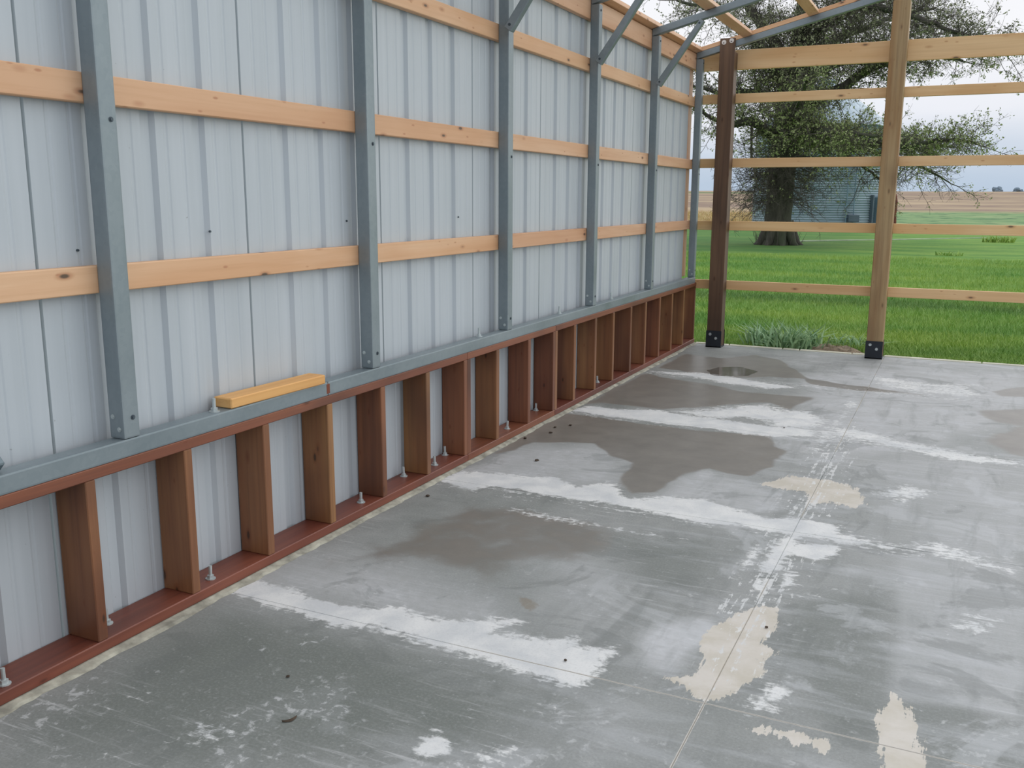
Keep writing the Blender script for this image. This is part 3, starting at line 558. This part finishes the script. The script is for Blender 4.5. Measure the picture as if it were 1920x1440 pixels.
strip = s.math('MULTIPLY', s.remap(py, 255, 262), s.remap(py, 300, 290)); col = s.mix(s.math('MULTIPLY', s.math('MULTIPLY', strip, s.math('LESS_THAN', px, -40.)), .7), col, srgb(108, 128, 84))
M_GROUND = s.fin(col, .9, 0, g2, .4, .03, .2)
tag(link('ground', fast_mesh('ground', Vt, Ft, True), M_GROUND), 'green lawn running out to a brown stubble field on a gentle rise', kind='structure')

# ---------------- grass blades ----------------
def blades(name, P, hmin, hmax, wid, lean, mat, seed, segs=2):
    r = np.random.RandomState(seed); n = len(P); a = r.rand(n)*2*np.pi; h = hmin+(hmax-hmin)*r.rand(n)**1.3
    la = r.rand(n)*2*np.pi; ll = lean*h*(.3+r.rand(n)); w = wid*(.6+.8*r.rand(n))
    dx, dy = np.cos(a)*w/2, np.sin(a)*w/2; lx, ly = np.cos(la)*ll, np.sin(la)*ll
    b0 = P-np.stack([dx, dy, 0*dx], 1); b1 = P+np.stack([dx, dy, 0*dx], 1); 
    m = P+np.stack([lx*.3, ly*.3, h*.6], 1); m0 = m-np.stack([dx, dy, 0*dx], 1)*.8; m1 = m+np.stack([dx, dy, 0*dx], 1)*.8
    t = P+np.stack([lx, ly, h*np.where(ll > h*.9, .75, 1)], 1)
    V = np.stack([b0, b1, m0, m1, t], 1).reshape(-1, 3); k = np.arange(n)[:, None]*5
    F = np.concatenate([k+np.array([[0, 1, 3]]), k+np.array([[0, 3, 2]]), k+np.array([[2, 3, 4]])], 0)
    return link(name, fast_mesh(name, V, F, True), mat)
def grass_mat(name, c1, c2, c3):
    s = NT(name); pos = s.n('NewGeometry').outputs['Position']
    m = s.n('Mapping'); s.l(pos, m.inputs[0]); m.inputs['Scale'].default_value = (.25, .9, 0); a = s.noise(m.outputs[0], 1, 4)
    m2 = s.n('Mapping'); s.l(pos, m2.inputs[0]); m2.inputs['Scale'].default_value = (1.2, 2.5, 0); b = s.noise(m2.outputs[0], 1, 4)
    ri = s.n('NewGeometry').outputs['Random Per Island']
    col = s.mix(s.remap(a, .38, .62), c1, c2); col = s.mix(s.math('MULTIPLY', s.remap(b, .5, .7), .55), col, c3)
    sp_ = s.n('SeparateXYZ'); s.l(pos, sp_.inputs[0]); y_ = s.math('ADD', sp_.outputs[1], s.math('MULTIPLY', b, 1.2))
    band = s.math('MULTIPLY', s.remap(y_, 12.3, 12.7), s.remap(y_, 14.2, 13.4)); col = s.mix(s.math('MULTIPLY', band, .6), col, tuple(q*.6 for q in c3))
    col = s.mix(s.math('MULTIPLY', ri, .35), col, srgb(160, 178, 110))
    m_ = s.fin(col, .55, 0, spec=.3); s.b.inputs['Subsurface Weight'].default_value = 0
    return m_
M_GRASS = grass_mat('grass', srgb(108, 158, 72), srgb(156, 184, 84), srgb(84, 134, 70))
M_WEED = grass_mat('weed', srgb(132, 172, 136), srgb(150, 184, 142), srgb(112, 156, 124))
M_STRAW = grass_mat('straw', srgb(150, 132, 104), srgb(128, 108, 84), srgb(108, 92, 72))
r = np.random.RandomState(11); N = 150000
yy = 7.36+(r.rand(N)**1.9)*17; xl = 2.35-.262*(yy+1.95)-.5; xr = 2.35+.09*(yy+1.95)+.9
xx = xl+(xr-xl)*r.rand(N); zz = ground(xx, yy); keep = ~(((xx-1.32)/.42)**2+((yy-7.56)/.34)**2 < 1) & ~((yy < 7.42) & (r.rand(N) < .6))
P = np.stack([xx, yy, zz], 1)[keep]
g = blades('lawn_grass', P, .04, .10, .006, .7, M_GRASS, 12); me_ = g.data
tag(g, 'short green lawn grass growing beyond the slab', 'grass', kind='stuff')
# weed clumps at the slab edge
def clump(n, cx, cy, rx, ry, h0, h1, w, lab, mat, seed, grp=None, name='weed_clump'):
    rr = np.random.RandomState(seed); a = rr.rand(n)*2*np.pi; q = np.sqrt(rr.rand(n))
    x = rx*q*np.cos(a); y = ry*q*np.sin(a); P = np.stack([x, y, ground(x+cx, y+cy)-ground(cx, cy)-.01], 1)
    o = blades(name, P, h0, h1, w, 1.1, mat, seed+1); o.location = (cx, cy, float(ground(cx, cy)))
    return tag(o, lab, 'weeds', grp)
clump(420, .82, 7.60, .38, .24, .16, .34, .022, 'clump of broad blue-green weed blades at the slab edge between the wooden posts', M_WEED, 21)
clump(110, 1.46, 8.10, .26, .14, .10, .2, .016, 'low weed tuft behind the bare soil mound', M_WEED, 23)
clump(120, .40, 7.50, .14, .12, .06, .14, .01, 'small grassy tuft beside the foot of the dark wooden post', M_GRASS, 25)
clump(110, 3.5, 36.2, .5, .3, .12, .34, .05, 'dark weed tuft in the lawn near the right edge of the picture', M_GRASS, 27)
clump(60, 2.06, 26.3, .35, .3, .08, .17, .03, 'flattened weed patch in the lawn right of the tan wooden post', M_GRASS, 29)
# soil mound
V = []; F = []; nu = 22
for i in range(nu):
    for j in range(nu):
        u = i/(nu-1)*2-1; v = j/(nu-1)*2-1; rr_ = min(1, math.hypot(u, v)); h = (1-rr_**2)*.10*(.75+.5*float(noise2(np.array(u*3+9), np.array(v*3+9), 2., 3)))
        V.append((u*.36, v*.22, h-.012))
F = [(i*nu+j, (i+1)*nu+j, (i+1)*nu+j+1, i*nu+j+1) for i in range(nu-1) for j in range(nu-1)]
mt = empty('soil_mound', (1.30, 7.57, -.06), 'bare brown soil mound with dry grass at the slab edge beside the tan post', 'mound')
link('soil', mesh('soil', V, F, True), plain('soil', srgb(132, 118, 100), .95, 0, .5, 26), mt, (1.30, 7.57, -.06))
rr = np.random.RandomState(31); n = 500; a = rr.rand(n)*2*np.pi; q = np.sqrt(rr.rand(n)); x = .34*q*np.cos(a); y = .20*q*np.sin(a)
o = blades('dry_grass', np.stack([x, y, (1-q**2)*.09-.012], 1), .02, .05, .004, 1.8, M_STRAW, 33); o.parent = mt; o.location = (0, 0, 0); o['kind'] = 'stuff'
# pale path strip in the lawn
xs = np.linspace(-2.9, 3.2, 30); V = []; F = []
for i, x in enumerate(xs):
    y = 33.0+(x+2.9)*1.15; z = float(ground(x, y))+.03; w_ = .3*(1-.75*i/29)*(.7+.6*((i*37) % 10)/10); V += [(x, y-w_, z), (x, y+w_, z), (x, y+w_, z-.1), (x, y-w_, z-.1)]
    if i: b = i*4; F += [(b-4, b, b+1, b-3), (b-3, b+1, b+2, b-2), (b-1, b-4, b, b+3)[::-1]]
F += [(0, 1, 2, 3), (len(V)-4, len(V)-1, len(V)-2, len(V)-3)]
tag(link('lawn_path', mesh('path', V, F), plain('path', srgb(172, 186, 158), .9, 0, .12, 3)), 'narrow pale path strip crossing the lawn behind the big tree', 'path')
# corn stubble rows at left
r = np.random.RandomState(41); n = 5000; y = 56+r.rand(n)*34; x = 2.35-(.195+.09*r.rand(n))*(y+1.95); x = np.round(x/.76)*.76+r.randn(n)*.06
P = np.stack([x, y, ground(x, y)], 1); o = blades('corn_stubble', P, .15, .42, .035, .8, grass_mat('stubble', srgb(206, 184, 140), srgb(188, 160, 118), srgb(160, 134, 100)), 42)
tag(o, 'pale cut corn stalk stubble in the field left of the tree', 'stubble', kind='stuff')

# ---------------- grain bin ----------------
BX, BY, BR, BH = -4.9, 52.0, 3.46, 5.25
bin_ = empty('grain_bin', (BX, BY, -.1), 'round corrugated steel grain bin with conical roof standing behind the big tree', 'grain bin')
def lathe(prof, n=96):
    V = [(r_*math.cos(2*math.pi*i/n), r_*math.sin(2*math.pi*i/n), z) for r_, z in prof for i in range(n)]
    F = [(j*n+i, j*n+(i+1) % n, (j+1)*n+(i+1) % n, (j+1)*n+i) for j in range(len(prof)-1) for i in range(n)]
    return V, F
prof = []; z = 0
while z < BH: prof += [(BR, z), (BR+.03, z+.03), (BR, z+.06), (BR-.035, z+.09)]; z += .12
prof.append((BR, BH))
s = NT('bin_steel'); nn = s.noise(s.vec((.6, .6, 3)), 1, 3); M_BIN = s.fin(s.mix(s.remap(nn, .3, .7), srgb(150, 168, 180), srgb(172, 187, 196)), .45, .3)
V, F = lathe(prof); link('bin_wall', mesh('bw', V, F, False), M_BIN, bin_, (BX, BY, -.1))
n = 24; V = []; F = []
for i in range(n*2):
    a = math.pi*i/n; up = .035 if i % 2 else 0
    V += [((BR+.12)*math.cos(a), (BR+.12)*math.sin(a), BH-.08+up), (.45*math.cos(a), .45*math.sin(a), BH+2.25+up)]
for i in range(n*2): j = (i+1) % (n*2); F.append((2*i, 2*j, 2*j+1, 2*i+1))
link('bin_roof', mesh('br', V, F), M_BIN, bin_, (BX, BY, -.1))
V, F = lathe([(.45, BH+2.2), (.5, BH+2.34), (.5, BH+2.42), (.02, BH+2.62)], 24); link('roof_cap', mesh('rc', V, F), M_BIN, bin_, (BX, BY, -.1))
V, F = lathe([(.1, BH+2.6), (.1, BH+2.9), (.02, BH+2.95)], 10); link('roof_vent', mesh('rv', V, F), M_BIN, bin_, (BX, BY, -.1))
def on_bin(px_off, z, r_=BR): # point on the near side of the bin, px_off in metres right of its centre
    d = Vector((-(BX-2.35), -(BY+1.95), 0)).normalized(); rt = Vector((.988, .136, 0)); f = math.sqrt(max(0, r_*r_-px_off**2)); return Vector((BX, BY, -.1+z))+rt*px_off+d*f
ang = lambda p: math.atan2(p.y-BY, p.x-BX)+math.pi/2
M_BDARK = plain('bin_dark', srgb(84, 98, 110), .6, .2, .1, 3); M_BLIGHT = plain('bin_label', srgb(206, 220, 228), .5, 0, .05, 3); M_BPAN = plain('bin_panel', srgb(116, 140, 156), .5, .3, .1, 3)
p = on_bin(2.95, .85, BR+.06); o = link('door_box', box_mesh(.62, .3, 1.55, .02), M_BPAN, bin_, p, (0, 0, ang(p)))
q = on_bin(2.98, 1.0, BR+.26); link('door_label', box_mesh(.14, .02, .55, .005), M_BLIGHT, o, q, (0, 0, 0))
q = on_bin(2.62, .85, BR+.10); o = link('door_post', box_mesh(.10, .2, 1.75, .01), M_BDARK, bin_, q, (0, 0, ang(q)))
q = on_bin(1.72, .55, BR+.12); link('control_box', box_mesh(.6, .25, .35, .02), M_BDARK, bin_, q, (0, 0, ang(q)))
lad = []
for dx in (-.2, .2): lad.append((box_mesh(.04, .05, 4.7, 0), T((dx, 0, 2.5))))
for k in range(15): lad.append((box_mesh(.4, .03, .03, 0), T((0, 0, .3+k*.32))))
q = on_bin(1.55, 0, BR+.14); link('ladder', join_meshes(lad), M_BPAN, bin_, q, (0, 0, ang(q)))
V, F = lathe([(BR+.3, 0), (BR+.3, .12), (BR-.1, .14)], 64); link('concrete_pad', mesh('pad', V, F), M_MORTAR, bin_, (BX, BY, -.12))
# rusty post beside the bin
V, F = lathe([(.0, 0), (.14, 0), (.15, .5), (.12, .9), (.14, 1.4), (.06, 1.75), (0, 1.76)], 12)
tag(link('rusty_post', mesh('rp', V, F), M_RUST, None, (-.55, 44.0, -.1)), 'rusty brown metal post standing just right of the grain bin', 'post')

# ---------------- distant trees on the horizon ----------------
for k, (px_, w, h) in enumerate([(1829, 6, 8.5), (1868, 6, 6.5), (1888, 7, 6), (1912, 8, 8.5)]):
    d = 900; u = (px_-960)/1755.; D = (Vector((-math.sin(YAW), math.cos(YAW), 0))*math.cos(PITCH)+RGT*u).normalized(); X_ = 2.35+D.x*d; Y_ = -1.95+D.y*d
    zg = float(ground(X_, Y_)); t = empty('distant_tree', (X_, Y_, zg), ['leftmost of four hazy trees on the far horizon at right', 'second hazy horizon tree from the left of the four', 'low third hazy horizon tree, beside the rightmost one', 'rightmost hazy horizon tree, at the picture edge'][k], 'tree', 'hazy trees along the far horizon')
    rs = random.Random(k+50); bm = bmesh.new()
    for b in range(9):
        c = Vector((rs.uniform(-w*.5, w*.5), rs.uniform(-2, 2), h*rs.uniform(.35, .8))); bmesh.ops.create_icosphere(bm, subdivisions=2, radius=h*rs.uniform(.16, .3), matrix=T(c))
    for v in bm.verts: v.co += Vector((rs.uniform(-.4, .4), rs.uniform(-.4, .4), rs.uniform(-.4, .4)))
    me = bpy.data.meshes.new('crown'); bm.to_mesh(me); bm.free()
    if k == 0: M_FARTREE = plain('far_tree', srgb(124, 142, 156), .9, 0, .08, .3)  # distance haze is put into this blue-grey tree colour
    link('crown', me, M_FARTREE, t, (X_, Y_, zg)); link('trunk', cyl_mesh(.5, h*.5, 6), M_FARTREE, t, (X_, Y_, zg))
# ---------------- the big tree ----------------
TB = Vector((-3.2, 30.3, float(ground(-3.2, 30.3)))); TRR = Vector((.9033, .429, 0)); TRD = Vector((-.429, .9033, 0))
tree = empty('big_tree', TB, 'large spreading old tree with dark trunk and sparse spring leaves beyond the gable', 'tree')
def tp(u, v, d=0.): # local metres from a sketch grid: trunk axis at 1458, ground at 454, 57.9 units per metre
    k = (31+d)/31.; q = TRR*((u-1458)/57.0*k)+TRD*d; return Vector((q.x, q.y, 1.45+((454-v)/57.9-1.45)*k))
RS = random.Random(17)
class Tubes:
    def __init__(s): s.V = []; s.F = []
    def add(s, pts, rads, n=3):
        b = len(s.V); t0 = None
        for i, (p, r_) in enumerate(zip(pts, rads)):
            t = (pts[min(i+1, len(pts)-1)]-pts[max(i-1, 0)]).normalized(); a = t.orthogonal().normalized() if t0 is None else (a-t*a.dot(t)).normalized(); t0 = t; c = t.cross(a)
            for k in range(n):
                an = 2*math.pi*k/n; s.V.append(tuple(p+a*(r_*math.cos(an))+c*(r_*math.sin(an))))
        for i in range(len(pts)-1):
            for k in range(n): s.F.append((b+i*n+k, b+i*n+(k+1) % n, b+(i+1)*n+(k+1) % n, b+(i+1)*n+k))
def rsm(pts, rads, step):
    """smooth resample of a polyline"""
    out = []; ro = []
    for i in range(len(pts)-1):
        p0 = pts[max(i-1, 0)]; p1 = pts[i]; p2 = pts[i+1]; p3 = pts[min(i+2, len(pts)-1)]; n = max(1, int((p2-p1).length/step))
        for k in range(n):
            t = k/n; out.append(.5*((2*p1)+(p2-p0)*t+(2*p0-5*p1+4*p2-p3)*t*t+(3*p1-p0-3*p2+p3)*t**3)); ro.append(rads[i]*(1-t)+rads[i+1]*t)
    out.append(pts[-1]); ro.append(rads[-1]); return out, ro
def rv(): 
    while True:
        v = Vector((RS.uniform(-1, 1), RS.uniform(-1, 1), RS.uniform(-1, 1)))
        if .01 < v.length < 1: return v.normalized()
PXM = 1/57.9
trunk_pts = [(1455, 460, 34), (1455, 445, 29), (1456, 420, 25.5), (1456, 380, 25), (1458, 330, 25), (1460, 290, 27), (1464, 240, 28), (1468, 180, 27), (1472, 120, 20), (1477, 60, 15), (1480, 0, 13), (1486, -90, 9), (1480, -190, 5)]
tt = Tubes(); P, R = rsm([tp(u, v) for u, v, r_ in trunk_pts], [r_*PXM for u, v, r_ in trunk_pts], .25)
P = [p+rv()*.02 for p in P]; tt.add(P, R, 16)
for k in range(9):   # root flare
    a = k*.7+.2; o_ = Vector((math.cos(a), math.sin(a), 0)); tt.add([o_*.30+Vector((0, 0, .75)), o_*.48+Vector((0, 0, .30)), o_*.62+Vector((0, 0, .04)), o_*.85+Vector((0, 0, -.08))], [.18, .16, .12, .05], 7)
s = NT('bark'); n1 = s.noise(s.vec((7, 7, 1.3)), 1, 5, .65); n2 = s.noise(s.vec((1, 1, .6)), 1, 3)
cb = s.mix(s.remap(n1, .35, .65), srgb(58, 54, 50), srgb(96, 92, 84)); cb = s.mix(s.remap(n2, .45, .65), cb, srgb(72, 78, 60))
M_BARK = s.fin(cb, .9, 0, n1, .6, .04)
M_TWIG = plain('twig', srgb(88, 82, 76), .85, 0, .2, 2)
limbs = [ # sketch grid u, v, depth, radius
 [(1458, 262, 0, 13), (1425, 248, -.3, 10), (1390, 226, -.6, 8), (1345, 228, -.8, 6), (1312, 220, -1, 4), (1270, 200, -1.2, 2)],
 [(1460, 200, 0, 11), (1425, 178, .4, 8), (1388, 170, .8, 6), (1345, 172, 1, 4.5), (1300, 160, 1.4, 2)],
 [(1462, 170, 0, 13), (1425, 130, -.5, 11), (1385, 85, -1, 9), (1345, 62, -1.4, 7), (1290, 30, -1.8, 4), (1215, 12, -2, 2)],
 [(1466, 130, 0, 12), (1430, 70, .8, 10), (1400, 20, 1.5, 8), (1350, -20, 2, 6), (1270, -50, 2.4, 3)],
 [(1468, 215, 0, 13), (1510, 185, -.4, 11), (1550, 160, -.8, 9), (1590, 128, -1, 7), (1640, 112, -1.2, 5), (1700, 92, -1.4, 2.5)],
 [(1472, 150, 0, 12), (1520, 95, .5, 10), (1570, 72, 1, 8), (1620, 55, 1.4, 6), (1680, 35, 1.8, 4), (1750, 22, 2, 2)],
 [(1474, 110, 0, 11), (1515, 50, -.6, 9), (1560, 15, -1, 7), (1630, -20, -1.4, 5), (1710, -50, -1.6, 3)],
 [(1480, 150, 0, 9), (1540, 115, -1.4, 7), (1610, 100, -2.2, 5), (1670, 104, -2.6, 4), (1725, 112, -3, 2)],
 [(1468, 265, 0, 12), (1520, 262, .8, 9), (1580, 268, 1.6, 7), (1640, 272, 2.2, 6), (1710, 262, 2.6, 4), (1775, 262, 3, 3), (1822, 272, 3.2, 1.5)],
 [(1466, 235, 0, 11), (1530, 248, -.8, 8), (1590, 262, -1.4, 6), (1650, 268, -1.8, 4.5), (1720, 256, -2.2, 3), (1775, 262, -2.4, 1.5)],
 [(1640, 272, 2.2, 5), (1690, 292, 2, 4), (1740, 305, 1.8, 3), (1780, 325, 1.7, 2), (1800, 338, 1.6, 1)],
 [(1580, 268, 1.6, 5), (1610, 295, 1.2, 3.5), (1640, 318, 1, 2.5), (1660, 335, .9, 1)],
 [(1462, 230, 0, 10), (1450, 200, -1.6, 8), (1430, 180, -3, 5), (1420, 150, -4, 2.5)],
 [(1466, 190, 0, 10), (1490, 150, 1.6, 8), (1520, 120, 3, 5), (1560, 100, 4, 2.5)],
 [(1478, 40, 0, 10), (1500, -30, .5, 8), (1550, -90, 1, 6), (1620, -140, 1.5, 3)],
 [(1478, 20, 0, 9), (1450, -50, -.6, 7), (1400, -110, -1, 5), (1330, -150, -1.4, 2.5)],
 [(1474, 60, 0, 9), (1530, 20, -2, 7), (1600, 30, -3.2, 5), (1680, 60, -4, 3), (1760, 90, -4.4, 1.5)],
 [(1462, 250, 0, 9), (1480, 240, -2, 6), (1520, 245, -3, 4), (1570, 250, -3.6, 2)],
]
lb = Tubes(); tw = Tubes(); leafP = []; leafD = []
def leafy(u_, z_): # where leaves are thick
    return 1.
def branch(p, d, L_, r0, n2, leaf, droop=0.):
    pts = [p]; q = p.copy(); m = 4
    for k in range(m):
        d = (d+rv()*.32+Vector((0, 0, droop))).normalized(); q = q+d*(L_/m); pts.append(q)
    tw.add(pts, [r0*(1-.8*i/m) for i in range(m+1)], 4 if r0 > .02 else 3)
    for k in range(n2):
        t = RS.uniform(.15, 1); i = min(int(t*m), m-1); b = pts[i].lerp(pts[i+1], t*m-i); dd = ((pts[i+1]-pts[i]).normalized()*.8+rv()*.95+Vector((0, 0, .1))).normalized(); l2 = RS.uniform(.22, .62)
        e1 = b+dd*l2*.5+rv()*.03; e2 = e1+(dd+rv()*.5).normalized()*l2*.5
        tw.add([b, e1, e2], [.0065, .0045, .003], 3)
        for f in range(2):
            s0 = b.lerp(e1, RS.uniform(.3, 1)) if f else e1; e3 = s0+(dd+rv()*1.1).normalized()*RS.uniform(.1, .28); tw.add([s0, e3], [.004, .0025], 3)
            if RS.random() < leaf:
                for _ in range(RS.randint(3, 8)): leafP.append(e3+rv()*RS.uniform(.0, .12)); leafD.append(rv())
for li, lim in enumerate(limbs):
    pts, rad_ = rsm([tp(u, v, d) for u, v, d, r_ in lim], [r_*PXM for *_, r_ in lim], .22)
    pts = [pts[0]]+[p+rv()*.035 for p in pts[1:]]; lb.add(pts, rad_, 8)
    low_r = li in (8, 9, 10, 11, 17); up_r = li in (4, 5, 6, 7, 16)
    for i in range(2, len(pts)-1):
        t = (pts[i+1]-pts[i]).normalized(); k = (4 if up_r else 3) if i > 4 else 2
        for _ in range(k):
            side = (rv()-t*.2); side.z = side.z*(.45 if low_r else .8)+(.05 if low_r else .22 if up_r else .12); d = (t*.55+side*.9).normalized(); frac = i/len(pts)
            branch(pts[i], d, RS.uniform(.7, 1.7)*(1.15-.35*frac), .022*(1.2-.6*frac), RS.randint(8, 12), .12 if li in (10, 11) else .95 if low_r else .62, -.05)
    branch(pts[-1], (pts[-1]-pts[-3]).normalized(), 1.1, .02, 12, .9)
# ivy-like mass along the trunk and bare sprays low down
for k in range(200):
    z_ = RS.uniform(2.9, 7.2); a = RS.uniform(0, 6.28); o_ = Vector((math.cos(a), math.sin(a), 0)); branch(Vector((0, 0, z_))+o_*.35, (o_+Vector((0, 0, RS.uniform(-.2, .7)))).normalized(), RS.uniform(.5, 1.5), .014, 9, .9)
for k in range(230):
    z_ = RS.uniform(1.35, 3.1); a = RS.uniform(0, 6.28); o_ = Vector((math.cos(a), math.sin(a), 0)); branch(Vector((0, 0, z_))+o_*.38, (o_+Vector((0, 0, RS.uniform(-.55, .25)))).normalized(), RS.uniform(.6, 2.3), .011, 7, .05, -.06)
for k in range(70):
    a = RS.uniform(0, 6.28); o_ = Vector((math.cos(a), math.sin(a), 0)); b = o_*RS.uniform(.45, .8); tw.add([b, b+o_*.15+Vector((0, 0, RS.uniform(.2, .7)))+rv()*.1], [.008, .003], 3)
# hanging dead bough at left
db = Tubes(); hp = tp(1338, 228, -.8); pts = [hp, hp+Vector((-.15, 0, -.5)), tp(1328, 275, -.9), tp(1318, 292, -.9)]; db.add(pts, [.05, .045, .035, .02], 6)
for k in range(7): b = pts[1].lerp(pts[3], k/6); db.add([b, b+Vector((RS.uniform(-.3, .5), 0, -RS.uniform(.4, 1.1)))], [.014, .005], 3)
hp = tp(1384, 232, -.8); db.add([hp, tp(1384, 285, -.9), tp(1392, 320, -.9), tp(1400, 352, -.9)], [.045, .04, .03, .02], 6)
link('trunk', mesh('trunk', tt.V, tt.F, True), M_BARK, tree, TB)
link('limbs', mesh('limbs', lb.V, lb.F, True), M_BARK, tree, TB)['kind'] = 'stuff'
link('twigs', mesh('twigs', tw.V, tw.F), M_TWIG, tree, TB)['kind'] = 'stuff'
link('dead_bough', mesh('dead', db.V, db.F), M_TWIG, tree, TB)
LP = np.array([tuple(p) for p in leafP]); LD = np.array([tuple(p) for p in leafD]); n = len(LP); r = np.random.RandomState(5)
A1 = np.cross(LD, r.randn(n, 3)); A1 /= np.linalg.norm(A1, axis=1)[:, None]; B1 = np.cross(LD, A1); sz = (.022+.024*r.rand(n))[:, None]
V = np.stack([LP-A1*sz, LP+B1*sz*.55, LP+A1*sz, LP-B1*sz*.55], 1).reshape(-1, 3); F = np.arange(n*4).reshape(n, 4)
s = NT('leaf'); ri = s.n('NewGeometry').outputs['Random Per Island']; nb = s.noise(s.vec((.35, .35, .5)), 1, 3)
cl = s.mix(ri, srgb(118, 130, 80), srgb(186, 194, 142)); cl = s.mix(s.math('MULTIPLY', s.remap(nb, .42, .6), .7), cl, srgb(138, 148, 96)); szz = s.n('SeparateXYZ'); s.l(s.vec((1, 1, 1)), szz.inputs[0]); cl = s.mix(s.math('MULTIPLY', s.remap(szz.outputs[2], 4.8, 6.), .8), cl, s.mix(ri, srgb(112, 112, 92), srgb(152, 152, 128)))
M_LEAF = s.fin(cl, .6, 0, spec=.3)
link('leaves', fast_mesh('leaves', V, F), M_LEAF, tree, TB)['kind'] = 'stuff'
